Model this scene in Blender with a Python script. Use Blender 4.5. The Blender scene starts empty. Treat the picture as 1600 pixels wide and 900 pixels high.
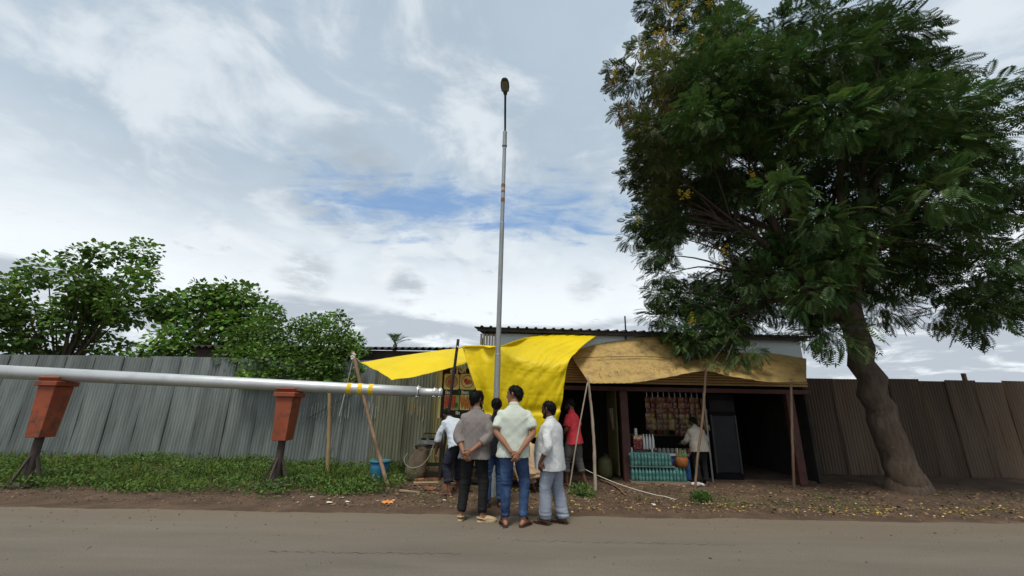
import bpy, bmesh, math, random
import numpy as np
from mathutils import Vector, Matrix

random.seed(11)
rng = np.random.default_rng(11)
S = bpy.context.scene
COL = S.collection

# ------------------------------------------------------------------ camera
F_PX, CAM_H = 630.0, 1.48
PITCH, ROLL = math.radians(16.37), math.radians(1.1)
cd = bpy.data.cameras.new('camera')
cam = bpy.data.objects.new('camera', cd)
COL.objects.link(cam)
cd.sensor_fit = 'HORIZONTAL'
cd.sensor_width = 36.0
cd.lens = 36.0 * F_PX / 1600.0
cd.clip_start, cd.clip_end = 0.05, 3000.0
cam.matrix_world = (Matrix.Translation((0, 0, CAM_H)) @ Matrix.Rotation(math.pi / 2 + PITCH, 4, 'X')
                    @ Matrix.Rotation(ROLL, 4, 'Z'))
S.camera = cam

# ------------------------------------------------------------------ light
SUN_EL, SUN_AZ = math.radians(66), math.radians(196)     # azimuth clockwise from +Y: high behind the camera, a little left
S.view_settings.view_transform = 'Standard'
S.view_settings.look = 'None'
S.view_settings.gamma = 1.0
S.view_settings.exposure = 0.25
S.view_settings.use_curve_mapping = False
try:
    S.cycles.use_denoising = True
    S.cycles.max_bounces = 6
    S.cycles.diffuse_bounces = 3
    S.cycles.transparent_max_bounces = 8
except Exception:
    pass

ld = bpy.data.lights.new('sun', 'SUN')
ld.energy = 2.5
ld.angle = math.radians(18)
ld.color = (1.0, 0.94, 0.84)
sun = bpy.data.objects.new('sun', ld)
COL.objects.link(sun)
sd = Vector((math.sin(SUN_AZ) * math.cos(SUN_EL), math.cos(SUN_AZ) * math.cos(SUN_EL), math.sin(SUN_EL)))
sun.rotation_euler = sd.to_track_quat('Z', 'Y').to_euler()
sun.location = sd * 60


# ------------------------------------------------------------------ pixel helpers (photo is 1600 x 900)
def ray(px, py):
    u, v = (px - 800) / F_PX, (450 - py) / F_PX
    a = u * math.cos(ROLL) - v * math.sin(ROLL)
    b = u * math.sin(ROLL) + v * math.cos(ROLL)
    return Vector((a, math.cos(PITCH) - b * math.sin(PITCH), math.sin(PITCH) + b * math.cos(PITCH)))


def at(px, py, Y):
    d = ray(px, py)
    return d * (Y / d.y) + Vector((0, 0, CAM_H))


def gnd(px, py, z=0.0):
    d = ray(px, py)
    return d * ((z - CAM_H) / d.z) + Vector((0, 0, CAM_H))


def project(p):
    q = Vector(p) - Vector((0, 0, CAM_H))
    zc = q.y * math.cos(PITCH) + q.z * math.sin(PITCH)
    a = q.x / zc
    b = (-q.y * math.sin(PITCH) + q.z * math.cos(PITCH)) / zc
    u = a * math.cos(ROLL) + b * math.sin(ROLL)
    v = -a * math.sin(ROLL) + b * math.cos(ROLL)
    return 800 + u * F_PX, 450 - v * F_PX, zc


# ------------------------------------------------------------------ world: overcast sky with broken cloud
W = bpy.data.worlds.new('World')
S.world = W
W.use_nodes = True
nt = W.node_tree
for n in list(nt.nodes):
    nt.nodes.remove(n)


def N(t, **kw):
    n = nt.nodes.new(t)
    for k, v in kw.items():
        if k.startswith('i_'):
            n.inputs[k[2:].replace('_', ' ')].default_value = v
        else:
            setattr(n, k, v)
    return n


def L(a, b):
    nt.links.new(a, b)


def math_node(op, a, b=None, c=None, clamp=False):
    n = nt.nodes.new('ShaderNodeMath')
    n.operation = op
    n.use_clamp = clamp
    for i, x in enumerate((a, b, c)):
        if x is None:
            continue
        if isinstance(x, (int, float)):
            n.inputs[i].default_value = x
        else:
            L(x, n.inputs[i])
    return n.outputs[0]


def smooth(x, lo, hi, tlo=0.0, thi=1.0):
    n = nt.nodes.new('ShaderNodeMapRange')
    n.interpolation_type = 'SMOOTHSTEP'
    L(x, n.inputs[0])
    n.inputs[1].default_value, n.inputs[2].default_value = lo, hi
    n.inputs[3].default_value, n.inputs[4].default_value = tlo, thi
    return n.outputs[0]


def mixc(f, a, b):
    n = nt.nodes.new('ShaderNodeMix')
    n.data_type = 'RGBA'
    if isinstance(f, (int, float)):
        n.inputs[0].default_value = f
    else:
        L(f, n.inputs[0])
    for i, x in ((6, a), (7, b)):
        if isinstance(x, tuple):
            n.inputs[i].default_value = (*x, 1)
        else:
            L(x, n.inputs[i])
    return n.outputs[2]


tc = N('ShaderNodeTexCoord')
sky = N('ShaderNodeTexSky', sky_type='NISHITA', sun_disc=False)
sky.sun_elevation, sky.sun_rotation = SUN_EL, SUN_AZ
sky.air_density, sky.dust_density = 1.0, 1.2
skyb = N('ShaderNodeVectorMath', operation='SCALE')
L(sky.outputs[0], skyb.inputs[0])
skyb.inputs[3].default_value = 0.10
sep = N('ShaderNodeSeparateXYZ')
L(tc.outputs['Generated'], sep.inputs[0])
zz = math_node('MAXIMUM', sep.outputs[2], 0.02)
den = math_node('ADD', zz, 0.12)
comb = N('ShaderNodeCombineXYZ')
L(math_node('DIVIDE', sep.outputs[0], den), comb.inputs[0])
L(math_node('DIVIDE', sep.outputs[1], den), comb.inputs[1])


def cnoise(scale, detail, rough, dist=0.0, off=(0, 0, 0), src=None):
    mp = N('ShaderNodeMapping')
    mp.inputs['Location'].default_value = off
    L(src if src is not None else comb.outputs[0], mp.inputs[0])
    n = N('ShaderNodeTexNoise')
    n.inputs['Scale'].default_value = scale
    n.inputs['Detail'].default_value = detail
    n.inputs['Roughness'].default_value = rough
    n.inputs['Distortion'].default_value = dist
    L(mp.outputs[0], n.inputs['Vector'])
    return n.outputs[0]


def blob(px, py, inner, outer):
    d = ray(px, py).normalized()
    dp = N('ShaderNodeVectorMath', operation='DOT_PRODUCT')
    nv = N('ShaderNodeVectorMath', operation='NORMALIZE')
    L(tc.outputs['Generated'], nv.inputs[0])
    L(nv.outputs[0], dp.inputs[0])
    dp.inputs[1].default_value = d
    return smooth(dp.outputs['Value'], math.cos(math.radians(outer)), math.cos(math.radians(inner)))


n_big = cnoise(0.75, 7, 0.55, 0.25, (3.1, 1.7, 0))
n_mid = cnoise(2.2, 9, 0.6, 0.5, (0.4, 5.2, 0))
n_fine = cnoise(5.5, 9, 0.62, 0.7, (7.4, 2.2, 0))
# cloud body: grey-blue sheet overhead, whiter towards the horizon
elev = sep.outputs[2]
body = mixc(smooth(elev, 0.22, 0.50), (0.78, 0.83, 0.865), (0.41, 0.495, 0.58))
shade = math_node('ADD', math_node('MULTIPLY', n_big, 0.6), math_node('MULTIPLY', n_mid, 0.4))
body = mixc(math_node('MULTIPLY', smooth(shade, 0.42, 0.66, 0.0, 0.7), smooth(elev, 0.20, 0.48, 0.25, 1.0)), body, (0.32, 0.395, 0.47))
body = mixc(smooth(n_mid, 0.45, 0.66, 0.0, 0.6), body, (0.79, 0.83, 0.86))
# dark flat cloud bank low over the roofs
bank = math_node('MULTIPLY', smooth(math_node('ADD', elev, math_node('MULTIPLY', n_big, -0.10)), 0.168, 0.146),
                 smooth(n_mid, 0.30, 0.52))
body = mixc(math_node('MULTIPLY', bank, 0.8), body, (0.36, 0.41, 0.47))
# small dark scud
scud = cnoise(3.2, 7, 0.6, 0.4, (1.3, 9.1, 0))
low = smooth(elev, 0.42, 0.30)
body = mixc(math_node('MULTIPLY', smooth(scud, 0.60, 0.70), math_node('MULTIPLY', low, 0.55)), body, (0.40, 0.45, 0.51))
n_sc = cnoise(4.0, 8, 0.62, 0.15, (4.1, 3.3, 0))
for bx_, by_, bi, bo, st_ in ((545, 285, 1, 9, 0.6), (635, 448, 0.1, 3.2, 0.7), (478, 426, 0.1, 4.2, 0.6), (915, 446, 0.1, 3.6, 0.4)):
    body = mixc(math_node('MULTIPLY', math_node('MULTIPLY', blob(bx_, by_, bi, bo), smooth(n_sc, 0.36, 0.62)), st_), body, (0.34, 0.385, 0.43))
# break in the cloud where the blue shows: a thin level band of streaks
band = math_node('MULTIPLY', smooth(elev, 0.33, 0.42), smooth(elev, 0.62, 0.45))
hole = math_node('MULTIPLY', band, math_node('MAXIMUM', blob(840, 335, 3, 17), blob(620, 350, 2, 17)))
mps = N('ShaderNodeMapping')
mps.inputs['Scale'].default_value = (0.75, 1.9, 1.0)
L(comb.outputs[0], mps.inputs[0])
n_str = cnoise(3.4, 9, 0.6, 0.6, (2.2, 4.4, 0), mps.outputs[0])
thin = math_node('SUBTRACT', 1.0, math_node('ADD', math_node('MULTIPLY', n_str, 0.65), math_node('MULTIPLY', n_fine, 0.35)))
blue_f = smooth(math_node('ADD', math_node('MULTIPLY', hole, 0.30), math_node('MULTIPLY', math_node('SUBTRACT', thin, 0.5), 1.5)), 0.10, 0.47)
skycol = mixc(0.6, skyb.outputs[0], (0.22, 0.40, 0.70))
col = mixc(math_node('MULTIPLY', blue_f, 0.92), body, skycol)
bg = N('ShaderNodeBackground')
L(col, bg.inputs[0])
bg.inputs[1].default_value = 1.0
wo = N('ShaderNodeOutputWorld')
L(bg.outputs[0], wo.inputs[0])


# ------------------------------------------------------------------ numpy noise
def _h(ix, iy, iz):
    h = (ix * 374761393 + iy * 668265263 + iz * 2147483647 + 1013904223) & 0xFFFFFFFF
    h = ((h ^ (h >> 13)) * 1274126177) & 0xFFFFFFFF
    return ((h ^ (h >> 16)) & 0xFFFF) / 65535.0


def vnoise(P):
    P = np.asarray(P, float)
    i = np.floor(P).astype(np.int64)
    f = P - i
    f = f * f * (3 - 2 * f)
    r = 0
    for dx in (0, 1):
        for dy in (0, 1):
            for dz in (0, 1):
                w = ((f[:, 0] if dx else 1 - f[:, 0]) * (f[:, 1] if dy else 1 - f[:, 1])
                     * (f[:, 2] if dz else 1 - f[:, 2]))
                r = r + w * _h(i[:, 0] + dx, i[:, 1] + dy, i[:, 2] + dz)
    return r * 2 - 1


def fbm(P, octv=4):
    P = np.asarray(P, float)
    r, a = 0, 0.5
    for k in range(octv):
        r = r + a * vnoise(P * 2 ** k + 17.3 * k)
        a *= 0.5
    return r


# ------------------------------------------------------------------ materials
MATS = {}


def mat(name, col, rough=0.8, metal=0.0, var=0.25, scale=5.0, col2=None, mix2=(0.5, 0.7), scale2=3.0, bump=0.0,
        bscale=60.0, stretch=(1, 1, 1), spec=0.3, trans=0.0, tint=False, local=False, fine=0.0, coat=0.0, objrand=0.0, transm=0.0):
    if name in MATS:
        return MATS[name]
    m = bpy.data.materials.new(name)
    m.use_nodes = True
    t = m.node_tree
    b = t.nodes['Principled BSDF']
    b.inputs['Roughness'].default_value = rough
    b.inputs['Metallic'].default_value = metal
    b.inputs['Specular IOR Level'].default_value = spec
    if coat:
        b.inputs['Coat Weight'].default_value = coat
    if transm:
        b.inputs['Transmission Weight'].default_value = transm
    if local:
        co = t.nodes.new('ShaderNodeTexCoord').outputs['Object']
    else:
        co = t.nodes.new('ShaderNodeNewGeometry').outputs['Position']
    mp = t.nodes.new('ShaderNodeMapping')
    mp.inputs['Scale'].default_value = stretch
    t.links.new(co, mp.inputs[0])

    def noise(sc, det=5, rg=0.6):
        n = t.nodes.new('ShaderNodeTexNoise')
        n.inputs['Scale'].default_value = sc
        n.inputs['Detail'].default_value = det
        n.inputs['Roughness'].default_value = rg
        t.links.new(mp.outputs[0], n.inputs['Vector'])
        return n.outputs[0]

    def mr(x, lo, hi, a, c):
        n = t.nodes.new('ShaderNodeMapRange')
        t.links.new(x, n.inputs[0])
        for i, v in enumerate((lo, hi, a, c)):
            n.inputs[i + 1].default_value = v
        return n.outputs[0]

    def mx(f, a, c, mode='MIX'):
        n = t.nodes.new('ShaderNodeMix')
        n.data_type = 'RGBA'
        n.blend_type = mode
        if isinstance(f, (int, float)):
            n.inputs[0].default_value = f
        else:
            t.links.new(f, n.inputs[0])
        for i, x in ((6, a), (7, c)):
            if isinstance(x, tuple):
                n.inputs[i].default_value = (*x, 1)
            else:
                t.links.new(x, n.inputs[i])
        return n.outputs[2]
    lo = tuple(max(0, c * (1 - var)) for c in col)
    hi = tuple(min(1, c * (1 + var)) for c in col)
    out = mx(mr(noise(scale), 0.3, 0.7, 0, 1), lo, hi)
    if fine:
        out = mx(mr(noise(scale * 14, 3), 0.3, 0.7, 0, fine), out, tuple(c * 0.45 for c in col))
    if col2:
        out = mx(mr(noise(scale2, 7, 0.65), mix2[0], mix2[1], 0, 1), out, col2)
    if tint:
        at_ = t.nodes.new('ShaderNodeAttribute')
        at_.attribute_name = 'tint'
        out = mx(1.0, out, at_.outputs['Color'], 'MULTIPLY')
    if objrand:
        oi = t.nodes.new('ShaderNodeObjectInfo')
        sc_ = t.nodes.new('ShaderNodeVectorMath')
        sc_.operation = 'SCALE'
        t.links.new(out, sc_.inputs[0])
        t.links.new(mr(oi.outputs['Random'], 0, 1, 1 - objrand, 1 + objrand), sc_.inputs[3])
        out = sc_.outputs[0]
    t.links.new(out, b.inputs['Base Color'])
    if bump:
        bn = t.nodes.new('ShaderNodeBump')
        bn.inputs['Strength'].default_value = min(1.0, bump)
        bn.inputs['Distance'].default_value = 0.02 * max(1.0, bump)
        t.links.new(noise(bscale, 6, 0.65), bn.inputs['Height'])
        t.links.new(bn.outputs[0], b.inputs['Normal'])
    if trans:
        tr = t.nodes.new('ShaderNodeBsdfTranslucent')
        t.links.new(out, tr.inputs[0])
        ms = t.nodes.new('ShaderNodeMixShader')
        ms.inputs[0].default_value = trans
        t.links.new(b.outputs[0], ms.inputs[1])
        t.links.new(tr.outputs[0], ms.inputs[2])
        t.links.new(ms.outputs[0], t.nodes['Material Output'].inputs['Surface'])
    m['out_socket'] = 0
    MATS[name] = m
    return m


# ------------------------------------------------------------------ mesh builder
WLOC = {}


class MB:
    def __init__(self):
        self.v, self.f = [], []

    def add(self, vs, fs):
        o = len(self.v)
        self.v += [Vector(p) for p in vs]
        self.f += [tuple(i + o for i in f) for f in fs]
        return self

    def box(self, c, size, rot=None, bev=0.0):
        sx, sy, sz = (s / 2 for s in size)
        if bev > 0:
            b = min(bev, sx, sy, sz)
            bm = bmesh.new()
            bmesh.ops.create_cube(bm, size=1.0)
            for v in bm.verts:
                v.co = Vector((v.co.x * 2 * sx, v.co.y * 2 * sy, v.co.z * 2 * sz))
            bmesh.ops.bevel(bm, geom=list(bm.edges), offset=b, segments=1, affect='EDGES')
            bm.verts.index_update()
            vs = [v.co.copy() for v in bm.verts]
            fs = [[v.index for v in f.verts] for f in bm.faces]
            bm.free()
        else:
            vs = [Vector((x, y, z)) for x in (-sx, sx) for y in (-sy, sy) for z in (-sz, sz)]
            fs = [(0, 1, 3, 2), (4, 6, 7, 5), (0, 4, 5, 1), (2, 3, 7, 6), (0, 2, 6, 4), (1, 5, 7, 3)]
        if rot is not None:
            vs = [rot @ v for v in vs]
        c = Vector(c)
        return self.add([v + c for v in vs], fs)

    def bar(self, a, b, w, h, up=(0, 0, 1)):
        a, b = Vector(a), Vector(b)
        d = (b - a)
        ln = d.length
        d.normalize()
        u = Vector(up)
        s = d.cross(u)
        if s.length < 1e-4:
            s = d.cross(Vector((0, 1, 0)))
        s.normalize()
        u = s.cross(d)
        R = Matrix((s, d, u)).transposed()
        return self.box((a + b) / 2, (w, ln, h), R)

    def tube(self, pts, rad, seg=8, caps=True, ref=None):
        pts = [Vector(p) for p in pts]
        n = len(pts)
        if isinstance(rad, (int, float)):
            rad = [rad] * n
        vs, fs = [], []
        prev = None
        for i, p in enumerate(pts):
            d = (pts[min(i + 1, n - 1)] - pts[max(i - 1, 0)]).normalized()
            if prev is None:
                r = Vector(ref) if ref else (Vector((0, 0, 1)) if abs(d.z) < 0.9 else Vector((1, 0, 0)))
                s = d.cross(r).normalized()
            else:
                s = (prev - d * prev.dot(d)).normalized()
            prev = s
            t = d.cross(s)
            ra, rb = rad[i] if isinstance(rad[i], tuple) else (rad[i], rad[i])
            for k in range(seg):
                a = 2 * math.pi * k / seg
                vs.append(p + s * math.cos(a) * ra + t * math.sin(a) * rb)
        for i in range(n - 1):
            for k in range(seg):
                k2 = (k + 1) % seg
                fs.append((i * seg + k, i * seg + k2, (i + 1) * seg + k2, (i + 1) * seg + k))
        if caps:
            fs.append(tuple(range(seg - 1, -1, -1)))
            fs.append(tuple((n - 1) * seg + k for k in range(seg)))
        return self.add(vs, fs)

    def lathe(self, prof, c, seg=16, axis=None):
        c = Vector(c)
        R = Matrix.Identity(3) if axis is None else Vector(axis).to_track_quat('Z', 'Y').to_matrix()
        vs, fs = [], []
        for r, z in prof:
            for k in range(seg):
                a = 2 * math.pi * k / seg
                vs.append(c + R @ Vector((r * math.cos(a), r * math.sin(a), z)))
        for i in range(len(prof) - 1):
            for k in range(seg):
                k2 = (k + 1) % seg
                fs.append((i * seg + k, i * seg + k2, (i + 1) * seg + k2, (i + 1) * seg + k))
        fs.append(tuple(range(seg - 1, -1, -1)))
        fs.append(tuple((len(prof) - 1) * seg + k for k in range(seg)))
        return self.add(vs, fs)

    def grid(self, fn, nu, nv):
        vs = [fn(i / (nu - 1), j / (nv - 1)) for j in range(nv) for i in range(nu)]
        fs = [(j * nu + i, j * nu + i + 1, (j + 1) * nu + i + 1, (j + 1) * nu + i) for j in range(nv - 1) for i in range(nu - 1)]
        return self.add(vs, fs)

    def prism(self, poly, a, b):
        """poly: list of points (at offset a), extruded by vector b-a"""
        n = len(poly)
        d = Vector(b) - Vector(a)
        vs = [Vector(p) for p in poly] + [Vector(p) + d for p in poly]
        fs = [tuple(range(n - 1, -1, -1)), tuple(range(n, 2 * n))]
        fs += [(i, (i + 1) % n, n + (i + 1) % n, n + i) for i in range(n)]
        return self.add(vs, fs)

    def build(self, name, m, parent=None, smooth=False, solid=0.0, bevel=0.0, local=False):
        """link as ONE mesh object; vertices are world coordinates (or the parent's, with local=True)"""
        vs = np.array([tuple(v) for v in self.v], float)
        lo, hi = vs.min(0), vs.max(0)
        org = Vector(((lo[0] + hi[0]) / 2, (lo[1] + hi[1]) / 2, lo[2]))
        me = bpy.data.meshes.new(name)
        me.from_pydata([tuple(Vector(v) - org) for v in vs], [], self.f)
        me.materials.append(m)
        if smooth:
            me.polygons.foreach_set('use_smooth', [True] * len(me.polygons))
        me.update()
        return link(name, me, parent, org, local, solid, bevel)


def link(name, me, parent, org, local=False, solid=0.0, bevel=0.0):
    o = bpy.data.objects.new(name, me)
    COL.objects.link(o)
    org = Vector(org)
    if parent is None or local:
        o.location = org
        o.parent = parent
        WLOC[o.name] = org.copy()
    else:
        o.parent = parent
        o.location = org - WLOC[parent.name]
        WLOC[o.name] = org.copy()
    if solid:
        md = o.modifiers.new('thickness', 'SOLIDIFY')
        md.thickness = solid
        md.offset = 0
    if bevel:
        md = o.modifiers.new('bevel', 'BEVEL')
        md.width = bevel
        md.segments = 2
        md.limit_method = 'ANGLE'
    return o


def tag(o, label=None, cat=None, group=None, kind=None):
    if label:
        o['label'] = label
    if cat:
        o['category'] = cat
    if group:
        o['group'] = group
    if kind:
        o['kind'] = kind
    return o


def thing(name, label, cat, loc=(0, 0, 0), group=None, rz=0.0):
    o = bpy.data.objects.new(name, None)
    COL.objects.link(o)
    o.empty_display_size = 0.1
    o.location = loc
    o.rotation_euler = (0, 0, rz)
    WLOC[o.name] = Vector(loc)
    return tag(o, label, cat, group)


def copy_thing(o, loc, rz=0.0, label=None):
    c = o.copy()
    COL.objects.link(c)
    c.location = loc
    c.rotation_euler = (0, 0, rz)
    if label:
        c['label'] = label
    for ch in o.children:
        k = ch.copy()
        COL.objects.link(k)
        k.parent = c
        for g in ch.children:
            q = g.copy()
            COL.objects.link(q)
            q.parent = k
    WLOC[c.name] = Vector(loc)
    return c


def np_mesh(name, verts, faces, m, tint=None, smooth=False):
    """big mesh from numpy arrays: verts (n,3), faces (k,3|4)"""
    me = bpy.data.meshes.new(name)
    verts = np.asarray(verts, np.float32)
    faces = np.asarray(faces, np.int32)
    k, s = faces.shape
    me.vertices.add(len(verts))
    me.vertices.foreach_set('co', verts.ravel())
    me.loops.add(k * s)
    me.loops.foreach_set('vertex_index', faces.ravel())
    me.polygons.add(k)
    me.polygons.foreach_set('loop_start', np.arange(0, k * s, s, dtype=np.int32))
    me.polygons.foreach_set('loop_total', np.full(k, s, np.int32))
    if smooth:
        me.polygons.foreach_set('use_smooth', np.ones(k, bool))
    me.materials.append(m)
    if tint is not None:
        a = me.attributes.new('tint', 'FLOAT_COLOR', 'POINT')
        c = np.ones((len(verts), 4), np.float32)
        c[:, :3] = tint
        a.data.foreach_set('color', c.ravel())
    me.update(calc_edges=True)
    return me


def scatter(tv, tf, locs, mats3, tints=None):
    """copies of a template as one vertex/face array"""
    tv = np.asarray(tv, float)
    tf = np.asarray(tf, int)
    k, n = len(locs), len(tv)
    V = np.einsum('kij,nj->kni', mats3, tv) + np.asarray(locs)[:, None, :]
    Fc = tf[None] + (np.arange(k) * n)[:, None, None]
    T = None if tints is None else np.repeat(np.asarray(tints), n, axis=0)
    return V.reshape(-1, 3), Fc.reshape(-1, tf.shape[1]), T


def frames(dirs, roll=None, up=(0, 0, 1)):
    """rotation matrices whose local +Y follows dirs"""
    d = np.asarray(dirs, float)
    d = d / (np.linalg.norm(d, axis=1, keepdims=True) + 1e-9)
    u = np.tile(np.array(up, float), (len(d), 1))
    bad = np.abs((d * u).sum(1)) > 0.97
    u[bad] = (1, 0, 0)
    x = np.cross(d, u)
    x /= np.linalg.norm(x, axis=1, keepdims=True)
    z = np.cross(x, d)
    if roll is not None:
        c, s = np.cos(roll)[:, None], np.sin(roll)[:, None]
        x, z = x * c + z * s, z * c - x * s
    return np.stack([x, d, z], axis=2)


def crspline(P, t):
    """Catmull-Rom through the control points P at t in 0..1"""
    n = len(P) - 1
    x = min(max(t, 0), 1) * n
    i = min(int(x), n - 1)
    f = x - i
    p1, p2 = P[i], P[i + 1]
    p0 = P[i - 1] if i > 0 else p1 * 2 - p2
    p3 = P[i + 2] if i + 2 <= n else p2 * 2 - p1
    return 0.5 * ((2 * p1) + (p2 - p0) * f + (2 * p0 - 5 * p1 + 4 * p2 - p3) * f * f + (3 * p1 - p0 - 3 * p2 + p3) * f ** 3)


def patch(rows, u, v):
    return crspline([crspline(r, u) for r in rows], v)


# ================================================================== the ground
def gz(x, y):
    """height of the verge"""
    x, y = np.atleast_1d(np.asarray(x, float)), np.atleast_1d(np.asarray(y, float))
    P = np.stack([x, y, np.zeros_like(x)], 1)
    edge = y - 6.23 - 0.012 * x - 0.10 * fbm(P * np.array([0.9, 0.9, 1]) + 3) - 0.05 * fbm(P * 6 + 8)
    s = np.clip(edge / 0.22, 0, 1)
    s = s * s * (3 - 2 * s)
    z = -0.035 + 0.047 * s
    rough = np.clip((y - 6.6) / 1.0, 0.15, 1)
    z = z + s * rough * (0.035 * fbm(P * 1.3 + 5) + 0.022 * fbm(P * 5 + 1) + 0.010 * fbm(P * 17 + 2))
    # ruts along the road's edge, spoil heaped by the stall
    z = z - s * 0.012 * np.exp(-((y - 6.85 - 0.05 * np.sin(x * 0.7)) / 0.10) ** 2)
    z = z + 0.10 * np.exp(-(((x + 1.3) / 0.55) ** 2 + ((y - 8.35) / 0.4) ** 2)) + 0.05 * np.exp(-(((x - 0.6) / 0.7) ** 2 + ((y - 7.6) / 0.35) ** 2))
    return z


def gz1(x, y):
    return float(gz(x, y)[0])


M_soil = mat('bare earth', (0.115, 0.074, 0.047), 0.95, var=0.45, scale=1.6, col2=(0.070, 0.045, 0.030), mix2=(0.48, 0.66),
             scale2=2.3, bump=1.0, bscale=38, fine=0.55)
MBg = MB()
MBg.add([(-900, -900, -0.09), (900, -900, -0.09), (900, 900, -0.09), (-900, 900, -0.09)], [(0, 1, 2, 3)])
tag(MBg.build('ground', M_soil), kind='structure')

xs = np.concatenate([np.linspace(-30, -16.2, 30), np.arange(-16, 16.01, 0.065), np.linspace(16.2, 30, 30)])
ys = np.concatenate([np.arange(6.0, 9.5, 0.045), np.arange(9.5, 18.1, 0.12)])
XX, YY = np.meshgrid(xs, ys)
ZZ = gz(XX.ravel(), YY.ravel())
nx, ny = len(xs), len(ys)
ii = (np.arange(ny - 1)[:, None] * nx + np.arange(nx - 1)[None]).ravel()
fa = np.stack([ii, ii + 1, ii + 1 + nx, ii + nx], 1)
me = np_mesh('verge', np.stack([XX.ravel(), YY.ravel(), ZZ], 1), fa, M_soil, smooth=True)
tag(link('verge', me, None, (0, 0, 0)), kind='structure')

# road: dusty worn asphalt, a faint seam and a patch edge
M_road = mat('dusty asphalt', (0.170, 0.149, 0.120), 0.9, var=0.16, scale=1.1, col2=(0.160, 0.136, 0.104), mix2=(0.45, 0.75),
             scale2=0.8, bump=0.7, bscale=120, stretch=(0.35, 1.6, 1), fine=0.0)
rt = M_road.node_tree
# aggregate speckle and a dust-brown strip along the verge (the dust lies there)
g_ = rt.nodes.new('ShaderNodeNewGeometry')
sp = rt.nodes.new('ShaderNodeTexNoise')
sp.inputs['Scale'].default_value = 70
sp.inputs['Detail'].default_value = 6
sp.inputs['Roughness'].default_value = 0.75
rt.links.new(g_.outputs['Position'], sp.inputs['Vector'])
spr = rt.nodes.new('ShaderNodeMapRange')
for i, v in enumerate((0.35, 0.68, 0.72, 1.27)):
    spr.inputs[i + 1].default_value = v
rt.links.new(sp.outputs[0], spr.inputs[0])
sepn = rt.nodes.new('ShaderNodeSeparateXYZ')
rt.links.new(g_.outputs['Position'], sepn.inputs[0])
wob = rt.nodes.new('ShaderNodeTexNoise')
wob.inputs['Scale'].default_value = 1.3
wob.inputs['Detail'].default_value = 6
rt.links.new(g_.outputs['Position'], wob.inputs['Vector'])
ad = rt.nodes.new('ShaderNodeMath')
ad.operation = 'MULTIPLY_ADD'
rt.links.new(wob.outputs[0], ad.inputs[0])
ad.inputs[1].default_value = 1.3
rt.links.new(sepn.outputs[1], ad.inputs[2])
dr = rt.nodes.new('ShaderNodeMapRange')
for i, v in enumerate((5.6, 7.0, 0.0, 0.75)):
    dr.inputs[i + 1].default_value = v
rt.links.new(ad.outputs[0], dr.inputs[0])
bs = rt.nodes['Principled BSDF']
src = bs.inputs['Base Color'].links[0].from_socket
m1 = rt.nodes.new('ShaderNodeMix')
m1.data_type = 'RGBA'
rt.links.new(dr.outputs[0], m1.inputs[0])
rt.links.new(src, m1.inputs[6])
m1.inputs[7].default_value = (0.190, 0.152, 0.108, 1)
tmp_ = rt.nodes.new('ShaderNodeMapping')
tmp_.inputs['Scale'].default_value = (0.10, 2.6, 1.0)
rt.links.new(g_.outputs['Position'], tmp_.inputs[0])
ts_ = rt.nodes.new('ShaderNodeTexNoise')
ts_.inputs['Scale'].default_value = 2.2
ts_.inputs['Detail'].default_value = 7
ts_.inputs['Roughness'].default_value = 0.62
rt.links.new(tmp_.outputs[0], ts_.inputs['Vector'])
tsr = rt.nodes.new('ShaderNodeMapRange')
for i, v in enumerate((0.32, 0.68, 0.955, 1.04)):
    tsr.inputs[i + 1].default_value = v
rt.links.new(ts_.outputs[0], tsr.inputs[0])
m3 = rt.nodes.new('ShaderNodeMath')
m3.operation = 'MULTIPLY'
rt.links.new(tsr.outputs[0], m3.inputs[0])
rt.links.new(spr.outputs[0], m3.inputs[1])
m2 = rt.nodes.new('ShaderNodeVectorMath')
m2.operation = 'SCALE'
rt.links.new(m1.outputs[2], m2.inputs[0])
rt.links.new(m3.outputs[0], m2.inputs[3])
rt.links.new(m2.outputs[0], bs.inputs['Base Color'])
r = MB()
r.add([(-400, -9, 0), (400, -9, 0), (400, 6.75, 0), (-400, 6.75, 0)], [(0, 1, 2, 3)])
tag(r.build('road', M_road), kind='structure')
# thin crack along the lane joint and a shallow patch seam
M_seam = mat('road seam', (0.085, 0.072, 0.058), 0.95, var=0.3, scale=9)


def seam(p0, p1, w, name):
    b = MB()
    n = 60
    vs, fs = [], []
    for i in range(n + 1):
        t = i / n
        p = Vector(p0).lerp(Vector(p1), t)
        j = 0.03 * math.sin(i * 1.7) * random.random() + 0.02 * random.uniform(-1, 1)
        ww = w * random.uniform(0.15, 1.0)
        vs += [(p.x, p.y + j - ww / 2, 0.004), (p.x, p.y + j + ww / 2, 0.004)]
        if i:
            fs.append((2 * i - 2, 2 * i, 2 * i + 1, 2 * i - 1))
    b.add(vs, fs)
    return tag(b.build(name, M_seam), kind='structure')


seam(gnd(420, 862), gnd(720, 866), 0.012, 'road_crack')
seam(gnd(800, 845), gnd(1150, 852), 0.010, 'road_crack')

# ------------------------------------------------------------------ grass and weeds on the left verge
M_weed = mat('weed leaf', (0.075, 0.155, 0.030), 0.7, var=0.35, scale=3, tint=True, trans=0.25)
leaf_v = [(0, 0, 0), (0.5, 0.45, 0.08), (0, 1, 0.0), (-0.5, 0.45, 0.08)]
leaf_f = [(0, 1, 2, 3)]


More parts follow.
